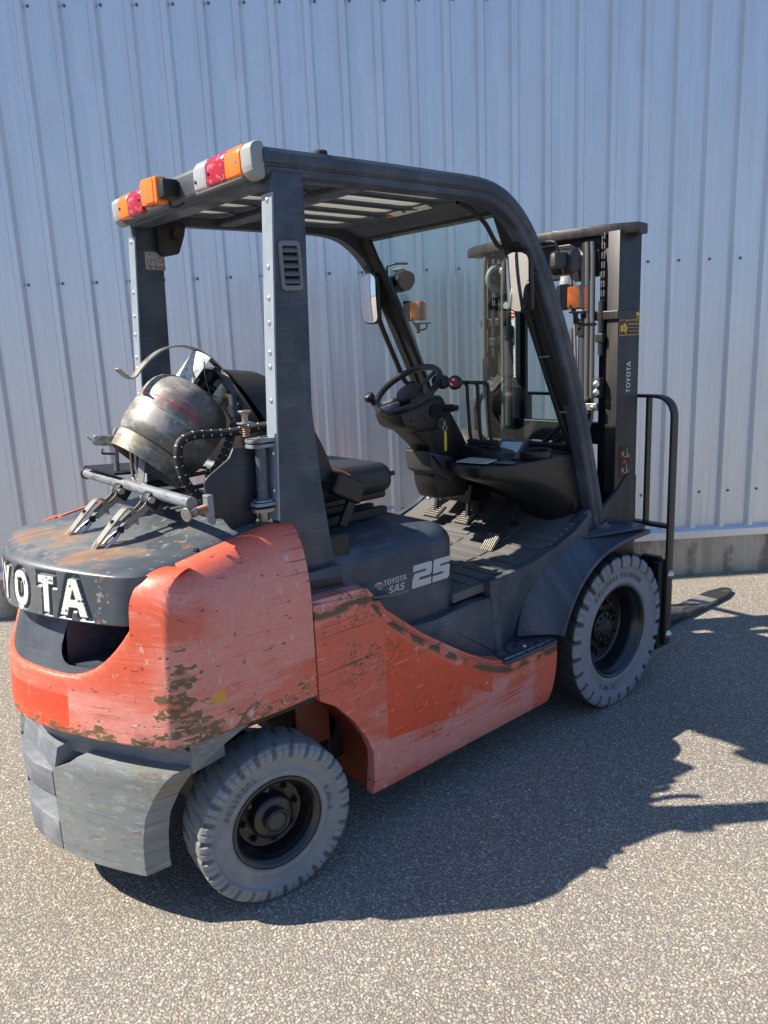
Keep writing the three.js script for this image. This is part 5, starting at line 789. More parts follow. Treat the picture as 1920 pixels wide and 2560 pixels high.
  // bowed top bar
  const tb = new THREE.Shape(); tb.moveTo(1.915, 0.440); tb.lineTo(1.84, 0.452); tb.bezierCurveTo(1.765, 0.38, 1.725, 0.22, 1.722, 0); tb.bezierCurveTo(1.725, -0.22, 1.765, -0.38, 1.84, -0.452); tb.lineTo(1.915, -0.440); tb.closePath();
  mesh('top_bar', L(slabXZ(tb, 1.848, 1.888, 0.005, 24)), M.mast, mast);
  // warning strip on the left rail and stickers on the right rail
  mesh('warning_strip', L(new THREE.PlaneGeometry(0.05, 0.32).rotateY(-Math.PI / 2).translate(1.774, 1.46, -0.135)), PRINT(canvasTex(80, 512, (x, w, h) => { x.fillStyle = '#b9bdbd'; x.fillRect(0, 0, w, h); x.fillStyle = '#b3232b'; x.fillRect(0, 0, w, 74); x.fillStyle = '#e8e4e0'; x.beginPath(); x.moveTo(40, 12); x.lineTo(66, 60); x.lineTo(14, 60); x.fill(); x.fillStyle = '#7a2228'; x.fillRect(6, 84, 68, 18); x.strokeStyle = '#26282a'; x.lineWidth = 3; for (let k = 0; k < 4; k++) x.strokeRect(4, 110 + k * 99, 72, 92); x.fillStyle = '#1c1e20'; for (let k = 0; k < 4; k++) { const y = 120 + k * 99; x.beginPath(); x.arc(40, y + 16, 9, 0, 7); x.fill(); x.fillRect(30, y + 26, 20, 26); x.fillRect(18, y + 46, 12, 24); x.fillRect(50, y + 40, 12, 30); } })), mast);
  mesh('warning_strip_backing', L(box(1.7745, 1.80, 1.30, 1.62, -0.165, -0.105, 0.002)), M.black, mast);
  const railPrint = (name, w, h, x, y, t) => mesh(name, L(new THREE.PlaneGeometry(w, h).translate(x, y, 0.4068)), PRINT(t), mast);
  railPrint('dealer_sticker', 0.140, 0.090, 1.856, 1.508, canvasTex(416, 268, (x, w, h) => {
    x.fillStyle = '#d9ab2f'; x.fillRect(0, 0, w, h); x.fillStyle = '#2b2a28'; x.fillRect(8, 44, w - 16, h - 52); x.fillStyle = '#3a3428'; x.textAlign = 'center'; x.font = 'bold 24px sans-serif'; x.fillText('SOLD AND SERVICED BY', w / 2, 31, w - 90);
    x.fillStyle = '#d9ab2f'; x.font = 'bold 58px sans-serif'; x.fillText('BPF EQUIPMENT', w / 2, 102, w - 30); x.font = 'bold 34px sans-serif'; x.fillText('08 9362 1899', 288, 150, 216); x.fillRect(185, 178, 205, 5); x.fillRect(185, 216, 205, 5);
    x.beginPath(); for (const [a, b] of [[22, 170], [50, 146], [76, 152], [94, 120], [118, 138], [128, 118], [152, 162], [172, 178], [166, 204], [142, 228], [152, 254], [122, 240], [90, 214], [58, 230], [30, 222]]) x.lineTo(a, b); x.fill(); x.fillStyle = '#2b2a28'; x.fillRect(72, 182, 58, 8); x.fillRect(82, 168, 12, 14);
  }));
  railPrint('maker_name', 0.042, 0.205, 1.858, 1.297, canvasTex(96, 600, (x, w, h) => { x.clearRect(0, 0, w, h); x.translate(w / 2, h / 2); x.rotate(-Math.PI / 2); x.fillStyle = '#c8c6c0'; x.font = 'bold 96px sans-serif'; x.textAlign = 'center'; x.fillText('TOYOTA', 0, 34, 580); }));
  railPrint('hazard_sticker', 0.070, 0.135, 1.845, 0.952, canvasTex(160, 480, (x, w, h) => { x.fillStyle = '#1b1b1c'; x.fillRect(0, 0, w, h); x.lineWidth = 8; for (const y of [120, 360]) { x.strokeStyle = '#b3222a'; x.beginPath(); x.arc(52, y, 42, 0, 7); x.moveTo(24, y - 30); x.lineTo(80, y + 30); x.stroke(); x.fillStyle = '#c9c7c2'; x.beginPath(); x.arc(52, y - 20, 9, 0, 7); x.fill(); x.fillRect(44, y - 10, 16, 34); x.strokeStyle = '#c9c7c2'; x.beginPath(); x.moveTo(120, y - 80); x.lineTo(120, y + 50); x.lineTo(70, y + 50); x.stroke(); x.beginPath(); x.arc(140, y + 40, 20, 0, 7); x.stroke(); } x.fillStyle = '#c2343a'; x.beginPath(); x.moveTo(80, 205); x.lineTo(116, 262); x.lineTo(44, 262); x.fill(); }));
  // load backrest
  const bk = group('load_backrest', truck); bk.position.set(2.0, 0.14, 0); const B = (o) => o.translate(-2.0, -0.14, 0);
  const frame = new THREE.Shape(); frame.moveTo(0.548, 0.145); frame.lineTo(0.548, 1.12); frame.quadraticCurveTo(0.548, 1.218, 0.45, 1.218); frame.lineTo(-0.45, 1.218); frame.quadraticCurveTo(-0.548, 1.218, -0.548, 1.12); frame.lineTo(-0.548, 0.145); frame.lineTo(-0.536, 0.145); frame.lineTo(-0.536, 1.12); frame.quadraticCurveTo(-0.536, 1.206, -0.45, 1.206); frame.lineTo(0.45, 1.206); frame.quadraticCurveTo(0.536, 1.206, 0.536, 1.12); frame.lineTo(0.536, 0.145); frame.closePath();
  mesh('frame_bar', B(slabZY(frame, 1.965, 2.012, 0.002, 12)), M.mast, bk);
  for (const z of [0.425, 0.21, 0, -0.21, -0.425]) mesh('upright', B(box(1.975, 2.008, 0.675, 1.207, z - 0.006, z + 0.006, 0.001)), M.mast, bk);
  mesh('lower_bar', B(box(1.972, 2.010, 0.660, 0.676, -0.536, 0.536, 0.002)), M.mast, bk);
  for (const y of [0.19, 0.46]) for (const s of [1, -1]) mesh('backrest_bolt', B(lathe([[0, 0.014], [0.010, 0.014], [0.012, 0.005], [0.018, 0.004], [0.018, 0]], 12, V(1.99, y, s * 0.548), V(0, 0, s))), M.zinc, bk);
  const ca = group('carriage', truck); ca.position.set(1.95, 0.1, 0); const K = (o) => o.translate(-1.95, -0.1, 0);
  mesh('upper_beam', K(box(1.955, 1.99, 0.43, 0.525, -0.53, 0.53, 0.004)), M.black, ca); mesh('lower_beam', K(box(1.955, 1.99, 0.13, 0.215, -0.53, 0.53, 0.004)), M.black, ca);
  for (const s of [1, -1]) { mesh('end_plate', K(box(1.93, 1.99, 0.13, 0.52, s * 0.515 - 0.016, s * 0.515 + 0.016, 0.004)), M.black, ca); mesh('roller_plate', K(box(1.88, 1.955, 0.14, 0.60, s * 0.235 - 0.012, s * 0.235 + 0.012, 0.004)), M.black, ca); }
  for (let k = 0; k < 8; k++) mesh('beam_notch_tooth', K(box(1.957, 1.988, 0.524, 0.536, -0.50 + k * 0.133, -0.42 + k * 0.133, 0.002)), M.black, ca);
  for (const s of [1, -1]) {
    const fk = group('fork', truck); fk.position.set(2.0, 0.01, s * 0.222);
    const tipX = s > 0 ? 1.245 : 1.16, blade = rounded([[0, -0.055], [tipX - 0.14, -0.055], [tipX - 0.02, -0.032, 0.02], [tipX, -0.01, 0.02], [tipX, 0.01, 0.02], [tipX - 0.02, 0.032, 0.02], [tipX - 0.14, 0.055], [0, 0.055]], 0.004);
    const g = slabXZ(blade, 0, 0.040, 0.003, 6), p = g.attributes.position; for (let k = 0; k < p.count; k++) { const x = p.getX(k); if (p.getY(k) > 0.02) p.setY(k, p.getY(k) - 0.026 * clamp((x - 0.15) / (tipX - 0.15))); } g.computeVertexNormals();
    mesh('fork_blade', g, std({ map: tex(512, 128, (i, j) => { const a = fbm(i / 30, j / 12, 401, 4), e = sstep(0.80, 0.90, i / 512 + 0.08 * (a - 0.5)); return blend(blend([50, 51, 52], [84, 80, 74], sstep(0.5, 0.7, a)), [150, 146, 140], e * (0.6 + 0.4 * a)); }), roughness: 0.5, metalness: 0.2 }), fk);
    mesh('fork_shank', box(-0.012, 0.030, 0, 0.53, -0.055, 0.055, 0.006), M.black, fk);
  }
  // tilt cylinders and the clutter seen through the glass
  for (const s of [1, -1]) mesh('tilt_cylinder', cyl(V(1.55, 0.62, s * 0.20), V(1.80, 0.60, s * 0.20), 0.03), M.black, truck);
  for (const [a, b] of [[V(1.70, 0.92, -0.02), V(1.75, 1.22, 0.30)], [V(1.70, 0.89, -0.02), V(1.75, 1.16, 0.30)]]) mesh('stay_rod', cyl(a, b, 0.012), M.black, truck);
  mesh('hose_reel', [lathe([[0, 0.03], [0.03, 0.03], [0.05, 0.025], [0.052, 0.005], [0.03, 0]], 28, V(1.72, 0.99, 0.20), V(-1, 0, 0.2).normalize())], M.black, truck);
  mesh('reel_ring', new THREE.TorusGeometry(0.046, 0.003, 6, 32).rotateY(Math.PI / 2 - 0.2).translate(1.70, 0.99, 0.204), M.zinc, truck);
  for (const y of [0.96, 1.0, 1.04]) mesh('hose_fitting', cyl(V(1.735, y, 0.275), V(1.738, y + 0.03, 0.276), 0.011, 0.011, 6), M.zinc, truck);
  // work lights and indicators on each front leg
  for (const s of [1, -1]) {
    const w = group('work_light', truck); w.position.set(1.50, s > 0 ? 1.745 : 1.752, s > 0 ? 0.345 : -0.575);
    mesh('light_housing', slabXY(rounded([[-0.03, -0.03], [0.0, -0.055], [0.05, -0.045], [0.075, -0.01], [0.070, 0.03], [0.03, 0.045], [-0.02, 0.03]], 0.015), -0.045, 0.045, 0.012).rotateY(0.2 * s), M.plastic, w);
    mesh('light_lens', lathe([[0, 0.006], [0.035, 0.004], [0.040, 0]], 24, V(0.073, 0.002, 0), V(1, -0.1, 0).normalize()), M.lampWhite, w);
    for (let k = 0; k < 3; k++) mesh('cooling_fin', rbox(0.035, 0.005, 0.06, 0.002).rotateZ(-0.3).translate(0.02 + 0.004 * k, 0.046 - 0.006 * k, 0), M.greyPlastic, w);
    mesh('light_bracket', tube([[0.02, 0.07, -0.05 * s], [-0.045, 0.068, -0.045 * s], [-0.055, 0.062, 0.0], [-0.05, 0.045, 0.012 * s], [-0.02, -0.10, 0.035 * s], [0.015, -0.225, 0.055 * s], [0.035, -0.236, 0.075 * s], [0.085, -0.236, 0.09 * s]], 0.0052, 50, 8, 0.2), M.black, w);
    mesh('leg_bracket', bar(s > 0 ? V(-0.14, -0.01, 0.075) : V(-0.16, -0.03, 0.10), V(0.0, 0.0, 0.02 * s), 0.012, 0.05, 0.003), M.black, w);
    const d = group('indicator', truck); d.position.set(1.525, 1.610, s > 0 ? 0.395 : -0.458);
    mesh('indicator_lens', slabXY(rounded([[-0.045, -0.040], [0.030, -0.042], [0.030, 0.040], [-0.045, 0.036]], 0.006), -0.03, 0.034, 0.008).rotateY(-0.75), M.amber, d);
    mesh('indicator_base', box(-0.075, -0.035, -0.045, 0.045, -0.03, 0.03, 0.005).rotateY(-0.75), M.black, d);
    mesh('reflector_band', slabXY(rounded([[-0.004, -0.043], [0.018, -0.043], [0.018, 0.042], [-0.004, 0.041]], 0.003), -0.032, 0.0365, 0.006).rotateY(-0.75), std({ color: col3(0.14, 0.13, 0.14), roughness: 0.3, metalness: 0.3 }), d);
    mesh('bulb_cover', lathe([[0, 0.03], [0.018, 0.028], [0.022, 0.0]], 20, V(-0.062, 0.045, s > 0 ? -0.01 : -0.03), V(0, 1, 0)), std({ color: col3(0.9, 0.9, 0.9), roughness: 0.1, transmission: 0.7, thickness: 0 }), d);
    mesh('indicator_foot', [rbox(0.09, 0.006, 0.03, 0.002).translate(0.01, -0.055, 0), lathe([[0.0, -0.045], [0.007, -0.043], [0.010, 0]], 12, V(-0.012, -0.055, 0), V(0, 1, 0))], M.black, d);
    mesh('indicator_lead', tube([[-0.06, -0.03, 0.01], [-0.05, -0.065, 0.02], [-0.02, -0.085, 0.025], [0.02, -0.075, 0.02], [0.03, -0.055, 0.01]], 0.004, 24, 6), M.rubber, d);
  }
}
// print on the hood: a model mark made of blocky numerals, and the maker's name
{
  const t = canvasTex(1024, 320, (x, w, h) => {
    x.clearRect(0, 0, w, h); x.fillStyle = x.strokeStyle = '#b9bbbb'; x.save(); x.transform(1, 0, -0.14, 1, 40, 0); x.lineWidth = 40; x.lineJoin = 'round'; x.lineCap = 'butt';
    const fill = (p) => { x.beginPath(); p.forEach((q, i) => i ? x.lineTo(...q) : x.moveTo(...q)); x.closePath(); x.fill(); };
    // each numeral is one broad ribbon with hairline slits
    fill([[470, 40], [700, 40], [720, 60], [720, 150], [700, 170], [560, 170], [560, 196], [722, 196], [722, 262], [470, 262], [470, 170], [490, 122], [640, 122], [640, 100], [470, 100]]);
    fill([[740, 40], [970, 40], [970, 100], [830, 100], [830, 118], [950, 118], [970, 138], [970, 242], [950, 262], [740, 262], [740, 200], [880, 200], [880, 178], [740, 178]]); x.restore();
    x.font = 'bold 74px sans-serif'; x.fillText('TOYOTA', 128, 150, 300); x.font = 'bold 96px sans-serif'; x.save(); x.transform(1.25, 0, -0.2, 1, 178, 238); x.fillText('SAS', 0, 0, 190); x.restore(); x.font = '26px sans-serif'; x.fillText('System of Active Stability', 160, 272, 270);
    x.lineWidth = 7; x.beginPath(); x.ellipse(68, 136, 50, 34, 0, 0, 7); x.stroke(); x.lineWidth = 6; x.beginPath(); x.ellipse(68, 122, 32, 12, 0, 0, 7); x.stroke(); x.beginPath(); x.ellipse(68, 136, 12, 32, 0, 0, 7); x.stroke();
  });
  mesh('hood_print', new THREE.PlaneGeometry(0.345, 0.108).translate(0.632, 0.738, 0.4215), PRINT(t), truck);
  mesh('pillar_sticker', new THREE.PlaneGeometry(0.072, 0.062).translate(0.246, 1.778, -0.4005), PRINT(canvasTex(256, 220, (x, w, h) => { x.fillStyle = '#9d9b9d'; x.fillRect(0, 0, w, h); x.strokeStyle = '#26262a'; x.lineWidth = 7; x.strokeRect(6, 6, w - 12, h - 12); x.beginPath(); x.moveTo(40, 90); x.lineTo(40, 180); x.moveTo(70, 170); x.lineTo(78, 100); x.lineTo(130, 100); x.lineTo(146, 180); x.moveTo(60, 178); x.lineTo(150, 178); x.stroke(); for (const q of [64, 146, 196, 232]) { x.beginPath(); x.arc(q, 186, 14, 0, 7); x.stroke(); } x.fillStyle = '#26262a'; x.fillRect(70, 24, 10, 26); x.strokeStyle = x.fillStyle = '#a02430'; x.beginPath(); x.arc(206, 100, 34, 0, 7); x.moveTo(182, 76); x.lineTo(230, 124); x.stroke(); x.fillRect(192, 24, 12, 24); x.fillRect(214, 24, 22, 24); })), truck);
  mesh('header_label', boxUV(new THREE.BoxGeometry(0.03, 0.0015, 0.19)).rotateZ(-0.25).translate(0.985, 1.919, 0.08), M.white, truck);
  mesh('header_label_end', boxUV(new THREE.BoxGeometry(0.03, 0.0018, 0.035)).rotateZ(-0.25).translate(0.985, 1.919, -0.034), std({ color: col3(0.6, 0.16, 0.04), roughness: 0.5 }), truck);
}

// ------------------------------------------------------------------ swing-out cradle for the gas bottle
{
  const cr = group('bottle_cradle', truck); cr.position.set(-0.05, 1.05, 0.05); const C = (o) => o.translate(0.05, -1.05, -0.05);
  mesh('cross_tube', C(cyl(V(-0.088, 1.103, -0.345), V(-0.088, 1.098, 0.385), 0.0158, 0.0158, 28)), M.pipe, cr);
  mesh('cross_tube', C(cyl(V(0.20, 1.118, -0.30), V(0.20, 1.112, 0.385), 0.0158, 0.0158, 28)), M.pipe, cr);
  mesh('tube_end', C(new THREE.TorusGeometry(0.0165, 0.004, 8, 28).translate(-0.088, 1.103, -0.345)), M.black, cr);
  for (const z of [-0.05, 0.14]) mesh('cradle_bar', C(bar(V(-0.09, 1.085, z), V(0.21, 1.098, z), 0.03, 0.008)), M.black, cr);
  mesh('cradle_tray', C(solid((u, v) => V(mix(-0.11, 0.20, u), 1.135 - 0.020 * u, mix(-0.30, -0.05, v)), (u, v) => V(mix(-0.11, 0.20, u), 1.128 - 0.020 * u, mix(-0.30, -0.05, v)), 2, 2)), M.black, cr);
  // base rest under the bottle and two bent stop rods
  for (const z of [-0.035, 0.0]) mesh('stop_rod', C(tube([[-0.060, 1.205, z], [-0.062, 1.16, z], [-0.066, 1.115, z + 0.01], [-0.072, 1.108, z + 0.04], [-0.075, 1.108, z + 0.09]], 0.0052, 30, 8, 0.2)), M.steel, cr);
  mesh('stop_strap', C(bar(V(-0.055, 1.19, 0.035), V(-0.08, 1.105, 0.055), 0.022, 0.004)), M.steel, cr);
  mesh('side_rod', C(cyl(V(-0.08, 1.12, -0.12), V(-0.072, 1.215, -0.10), 0.0055)), M.steel, cr);
  // retaining band, open, and its left-hand lever
  const bandPts = [[0.240, 1.330], [0.232, 1.372], [0.208, 1.418], [0.168, 1.457], [0.120, 1.483], [0.075, 1.490], [0.030, 1.482], [-0.010, 1.460], [-0.040, 1.434], [-0.060, 1.413], [-0.074, 1.407], [-0.090, 1.418], [-0.108, 1.436]];
  const bp = spline(bandPts, 60); mesh('retaining_band', C(sweepXY(bp, [[0.0022, 0.035], [-0.0022, 0.035], [-0.0022, 0.068], [0.0022, 0.068]])), M.steel, cr);
  mesh('band_lever', [C(bar(V(-0.060, 1.222, -0.095), V(-0.140, 1.232, -0.110), 0.034, 0.030, 0.006)), C(bar(V(-0.075, 1.215, -0.10), V(-0.080, 1.120, -0.105), 0.02, 0.006)), C(bar(V(-0.142, 1.232, -0.115), V(-0.155, 1.244, -0.118), 0.030, 0.004)), C(bar(V(-0.08, 1.243, -0.10), V(-0.07, 1.262, -0.10), 0.014, 0.006))], M.pipe, cr);
  mesh('band_latch', [C(bar(V(-0.085, 1.185, -0.10), V(-0.120, 1.190, -0.108), 0.026, 0.005)), C(bar(V(-0.120, 1.190, -0.108), V(-0.115, 1.203, -0.106), 0.026, 0.004))], M.black, cr);
  // right-hand cheek plate and hinge post on the pillar
  mesh('cheek_plate', C(slabXY(rounded([[0.045, 1.222, 0.004], [0.12, 1.222, 0.004], [0.122, 1.09], [0.105, 1.045], [0.090, 1.000], [0.078, 0.993], [0.030, 0.996], [0.018, 1.010], [-0.004, 1.044], [-0.030, 1.044], [-0.045, 1.055], [-0.046, 1.145], [-0.036, 1.156], [0.030, 1.196]], 0.008), 0.374, 0.382, 0.001)), std({ map: dustTex, color: col3(0.42, 0.42, 0.42), roughness: 0.45 }), cr);
  mesh('hinge_post', C(cyl(V(0.106, 1.065, 0.408), V(0.112, 1.232, 0.408), 0.0155, 0.0155, 24)), M.post, cr);
  const arm = (y, name) => mesh(name, C(slabXZ(rounded([[0.075, 0.385, 0.02], [0.10, 0.378], [0.20, 0.385], [0.20, 0.43], [0.10, 0.432], [0.075, 0.425, 0.02]], 0.01), y, y + 0.010, 0.002)), M.pipe, cr);
  arm(1.232, 'hinge_arm'); arm(1.218, 'hinge_arm'); arm(1.062, 'hinge_arm'); mesh('hinge_arm', C(slabXZ(rounded([[0.072, 0.388, 0.02], [0.12, 0.38], [0.19, 0.40], [0.19, 0.425], [0.10, 0.436], [0.072, 0.43, 0.02]], 0.01), 1.046, 1.057, 0.002)), M.steel, cr);
  mesh('hinge_plate', C(box(0.118, 0.150, 1.05, 1.245, 0.383, 0.398, 0.002)), M.slate, cr);
  mesh('hinge_bolt', [C(cyl(V(0.106, 1.020, 0.408), V(0.106, 1.048, 0.408), 0.014, 0.016, 6))], M.steel, cr);
  mesh('washer', C(lathe([[0, 0.005], [0.027, 0.004], [0.029, 0]], 24, V(0.106, 1.076, 0.408), V(0, 1, 0))), M.zinc, cr);
  const plunger = (o, ax, mat) => [lathe([[0.0, 0.074], [0.016, 0.074], [0.0185, 0.072], [0.016, 0.068], [0.010, 0.063], [0.0075, 0.054], [0.0085, 0.044], [0.011, 0.038], [0, 0.038]], 24, o, ax)];
  mesh('locking_plunger', [C(plunger(V(0.076, 1.244, 0.40), V(0, 1, 0))[0])], M.steel, cr); mesh('plunger_spring', [0, 1, 2, 3, 4].map((k) => C(new THREE.TorusGeometry(0.008, 0.0022, 6, 16).rotateX(Math.PI / 2).translate(0.076, 1.252 + k * 0.0055, 0.40))), M.copper, cr);
  mesh('plunger_cage', [C(bar(V(0.060, 1.242, 0.388), V(0.060, 1.286, 0.388), 0.012, 0.003)), C(box(0.058, 0.096, 1.283, 1.287, 0.385, 0.415, 0.001))], M.pipe, cr);
  mesh('locking_plunger', C(plunger(V(-0.055, 1.082, 0.400), V(-0.80, -0.04, 0.25).normalize())[0]), M.steel, cr); mesh('plunger_spring', [0, 1, 2, 3, 4, 5].map((k) => { const d = V(-0.80, -0.04, 0.25).normalize(); const q = V(-0.055, 1.082, 0.400).add(d.clone().multiplyScalar(0.006 + k * 0.0055)); return C(new THREE.TorusGeometry(0.0085, 0.0024, 6, 16).applyQuaternion(new THREE.Quaternion().setFromUnitVectors(V(0, 0, 1), d)).translate(q.x, q.y, q.z)); }), M.copper, cr);
  mesh('plunger_bracket', [C(box(-0.058, -0.040, 1.060, 1.115, 0.385, 0.412, 0.003)), C(slabXY(rounded([[-0.050, 1.06], [-0.030, 1.06], [-0.026, 1.035], [-0.036, 1.030], [-0.048, 1.040]], 0.003), 0.383, 0.388, 0.001))], M.pipe, cr);
  mesh('hanging_bracket', C(bar(V(0.135, 1.21, 0.36), V(0.158, 1.145, 0.375), 0.012, 0.010)), M.pipe, cr);
  // the two over-centre latches lying on the counterweight
  for (const z of [-0.040, 0.165]) {
    const la = group('toggle_latch', truck); la.position.set(-0.10, 1.09, z); const T = (o) => o.translate(0.10, -1.09, -z), zz = z;
    mesh('latch_lug', T(slabXY(rounded([[-0.115, 1.100], [-0.085, 1.112], [-0.075, 1.08], [-0.10, 1.050], [-0.125, 1.075]], 0.008), zz - 0.022, zz + 0.022, 0.002)), M.black, la);
    mesh('latch_pin', T(cyl(V(-0.110, 1.085, zz - 0.030), V(-0.110, 1.085, zz + 0.030), 0.009, 0.009, 16)), M.zinc, la);
    const arm1 = spline([[-0.106, 1.088], [-0.118, 1.072], [-0.134, 1.058], [-0.155, 1.045], [-0.180, 1.028]], 24); for (const s of [1, -1]) mesh('latch_arm', T(sweepXY(arm1, [[0.009, zz + s * 0.017 - 0.002], [-0.009, zz + s * 0.017 - 0.002], [-0.009, zz + s * 0.017 + 0.002], [0.009, zz + s * 0.017 + 0.002]])), M.steel, la);
    mesh('latch_bridge', T(bar(V(-0.152, 1.040, zz), V(-0.186, 1.018, zz), 0.036, 0.010, 0.002)), M.steel, la);
    mesh('latch_screw', [T(cyl(V(-0.184, 1.020, zz), V(-0.215, 0.998, zz), 0.0055, 0.0055, 12)), T(cyl(V(-0.190, 1.016, zz), V(-0.198, 1.010, zz), 0.010, 0.010, 6))], M.black, la);
    mesh('latch_loop', T(tube([[-0.238, 0.980, zz - 0.016], [-0.222, 0.993, zz - 0.018], [-0.205, 1.005, zz - 0.012], [-0.200, 1.008, zz], [-0.205, 1.005, zz + 0.012], [-0.222, 0.993, zz + 0.018], [-0.255, 0.972, zz + 0.018], [-0.262, 0.968, zz + 0.014]], 0.0045, 40, 8, 0.4)), M.zinc, la);
    const strap = spline([[-0.150, 1.022], [-0.152, 1.050], [-0.158, 1.066], [-0.172, 1.070], [-0.190, 1.058], [-0.225, 1.025], [-0.262, 0.988], [-0.278, 0.968], [-0.283, 0.960], [-0.279, 0.954], [-0.270, 0.9575], [-0.268, 0.964]], 60);
    mesh('latch_handle', T(sweepXY(strap, [[0.002, zz - 0.016], [-0.002, zz - 0.016], [-0.002, zz + 0.016], [0.002, zz + 0.016]])), M.steel, la);
    mesh('handle_hole', T(cyl(V(-0.2135, 1.0395, zz), V(-0.2165, 1.0425, zz), 0.005, 0.005, 12)), M.hole, la);
    mesh('plate_hole', lathe([[0, 0.0006], [0.026, 0.0006], [0.030, 0.0]], 28, V(-0.02, 0, 0), V(0, 1, 0)).translate(-0.16 + 0.02 - 0.0, plateTopY(-0.16) + 0.002 - 1.09 + 0.0007 + 0, z > 0 ? 0.055 : 0.03).translate(0.06, 0, 0), M.hole, la);
  }
  // braided gas hose with pale ties, in two runs
  const hoseM = std({ map: tex(64, 512, (i, j) => ((j % 64) < 7 && (i % 32) < 13) ? [206, 204, 192] : blend([20, 20, 21], [44, 44, 46], ((i + j) % 6) / 6)), roughness: 0.6 });
  const hose = (pts, r, n, rep) => { const g = tube(pts, r, n, 12), uv = g.attributes.uv; for (let k = 0; k < uv.count; k++) { const a = uv.getX(k); uv.setXY(k, uv.getY(k) * 2, a * rep); } return mesh('gas_hose', C(g), hoseM, cr); };
  hose([[0.161, 1.285, 0.200], [0.157, 1.270, 0.205], [0.145, 1.250, 0.210], [0.130, 1.222, 0.213], [0.112, 1.190, 0.213], [0.085, 1.148, 0.205], [0.07, 1.12, 0.18]], 0.0125, 50, 1.3);
  hose([[0.25, 1.262, 0.33], [0.20, 1.258, 0.28], [0.120, 1.247, 0.24], [0.057, 1.248, 0.222], [0.012, 1.248, 0.220], [-0.022, 1.236, 0.220], [-0.034, 1.210, 0.222], [-0.034, 1.175, 0.222], [-0.024, 1.130, 0.225], [0.000, 1.093, 0.228], [0.035, 1.070, 0.24], [0.075, 1.075, 0.27]], 0.0125, 100, 2.6);
  mesh('hose_coupling', [C(cyl(V(0.166, 1.345, 0.185), V(0.161, 1.315, 0.196), 0.012)), C(cyl(V(0.161, 1.318, 0.196), V(0.161, 1.284, 0.200), 0.0165, 0.0165, 6))], std({ color: col3(0.03, 0.034, 0.045), roughness: 0.4 }), cr);
}
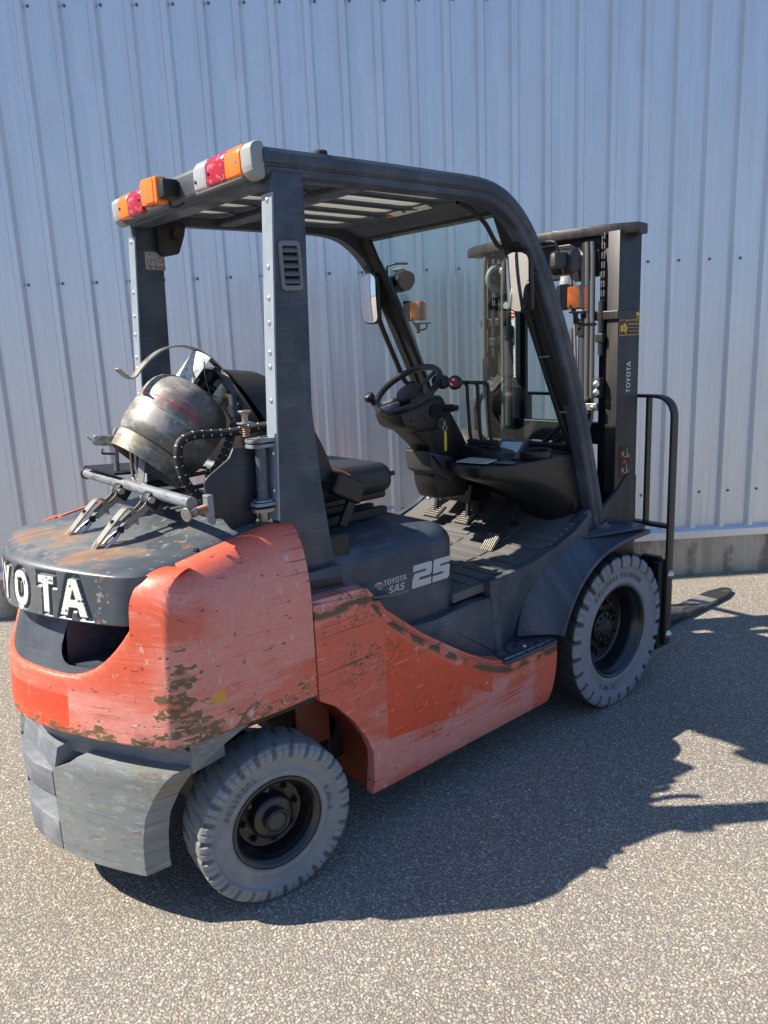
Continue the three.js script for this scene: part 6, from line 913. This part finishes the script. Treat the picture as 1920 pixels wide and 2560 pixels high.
// ------------------------------------------------------------------ the gas bottle
{
  const b = tag(group('gas_bottle'), 'scuffed bare-metal gas bottle lying tilted in the cradle on the forklift', 'gas bottle');
  const ax = V(0.665, 0.745, 0.059).normalize(); b.position.set(-0.056, 1.157, 0.050); b.quaternion.setFromUnitVectors(V(0, 1, 0), ax);
  const shellTex = tex(512, 512, (i, j) => {
    const u = i / 512, v = j / 512, a = fbm(u * 8, v * 8, 501, 5, 8, 0), g = fbm(u * 40, v * 30, 502, 4, 40, 0), r = fbm(u * 6, v * 5, 503, 4, 6, 0), sp = fbm(u * 70, v * 60, 504, 3, 70, 0);
    let c = blend([152, 149, 144], [108, 106, 102], sstep(0.38, 0.66, a)); c = blend(c, [176, 176, 170], sstep(0.55, 0.75, g) * 0.5); c = blend(c, [92, 87, 79], sstep(0.52, 0.68, sp * 0.6 + a * 0.4) * 0.6);
    c = blend(c, [136, 126, 100], sstep(0.5, 0.66, r) * 0.4 * sstep(0.45, 0.2, v)); const red = sstep(0.55, 0.66, fbm(u * 14 + 3, v * 9, 505, 4, 0, 0)) * sstep(0.30, 0.42, v) * sstep(0.72, 0.58, v); c = blend(c, [158, 84, 84], red * 0.4);
    return blend(c, [176, 44, 60], sstep(0.006, 0.002, Math.abs(v - 0.535)) * sstep(0.35, 0.5, fbm(u * 20, 3, 506, 3)) * 0.9);
  });
  const bm = std({ map: shellTex, roughness: 0.52, metalness: 0.25 });
  const prof = [[0.085, 0.042], [0.112, 0.050], [0.124, 0.064], [0.130, 0.082], [0.1315, 0.10], [0.1315, 0.140], [0.1322, 0.1435], [0.1322, 0.1475], [0.1315, 0.151], [0.1315, 0.188], [0.130, 0.206], [0.124, 0.226], [0.112, 0.244], [0.094, 0.258], [0.070, 0.267], [0.04, 0.271], [0, 0.272]];
  mesh('bottle_body', lathe(prof, 72, V(0, 0, 0), V(0, 1, 0)), bm, b);
  { // foot ring with a gap in its upper edge
    const g = solid((u, v) => { const a = u * Math.PI * 2; return V(Math.cos(a) * (0.113 + 0.006 * v), mix(0, 0.052 - 0.012 * (Math.sin(a * 2) > 0.75 ? 1 : 0), v), Math.sin(a) * (0.113 + 0.006 * v)); }, (u, v) => { const a = u * Math.PI * 2; return V(Math.cos(a) * 0.109, mix(0, 0.052, v), Math.sin(a) * 0.109); }, 72, 3, (u, v) => [u, v * 0.15]); mesh('foot_ring', g, bm, b);
    mesh('bottle_underside', lathe([[0, 0.032], [0.06, 0.034], [0.109, 0.044]], 40, V(0, 0, 0), V(0, 1, 0)), M.rust, b);
  }
  // collar: two curved guards round the valve
  const colM = std({ map: tex(256, 128, (i, j) => blend([196, 198, 192], [150, 146, 136], sstep(0.55, 0.72, fbm(i / 14, j / 14, 511, 4)))), roughness: 0.5 });
  const guard = (a0, a1, h) => solid((u, v) => { const a = mix(a0, a1, u); return V(Math.cos(a) * 0.078, mix(0.258, h, v), Math.sin(a) * 0.078); }, (u, v) => { const a = mix(a0, a1, u); return V(Math.cos(a) * 0.0745, mix(0.258, h, v), Math.sin(a) * 0.0745); }, 20, 2);
  mesh('collar_guard', guard(4.85, 2.32, 0.356), colM, b); mesh('collar_guard', guard(1.45, 0.15, 0.312), colM, b);
  mesh('valve_body', [cyl(V(0, 0.268, 0), V(0, 0.325, 0), 0.017), cyl(V(0, 0.305, 0), V(0.0, 0.335, 0), 0.024, 0.022, 10), cyl(V(0, 0.295, 0), V(0.035, 0.295, 0.030), 0.013)], M.black, b);
  mesh('brass_nut', [cyl(V(0.040, 0.298, 0.045), V(0.062, 0.300, 0.075), 0.0165, 0.0165, 6), cyl(V(0.062, 0.300, 0.075), V(0.070, 0.301, 0.086), 0.013, 0.011)], M.brass, b);
  mesh('valve_outlet', [cyl(V(0.068, 0.301, 0.084), V(0.078, 0.288, 0.118), 0.012, 0.012)], std({ color: col3(0.03, 0.034, 0.045), roughness: 0.4 }), b);
  mesh('safety_wire', [tube([[-0.070, 0.30, 0.035], [-0.055, 0.27, 0.062], [-0.02, 0.262, 0.08], [0.02, 0.27, 0.085]], 0.0016, 24, 5), tube([[-0.06, 0.335, 0.05], [-0.04, 0.30, 0.068], [-0.01, 0.27, 0.084], [0.01, 0.25, 0.10]], 0.0016, 24, 5)], M.black, b);
}

renderer.render(scene, camera);
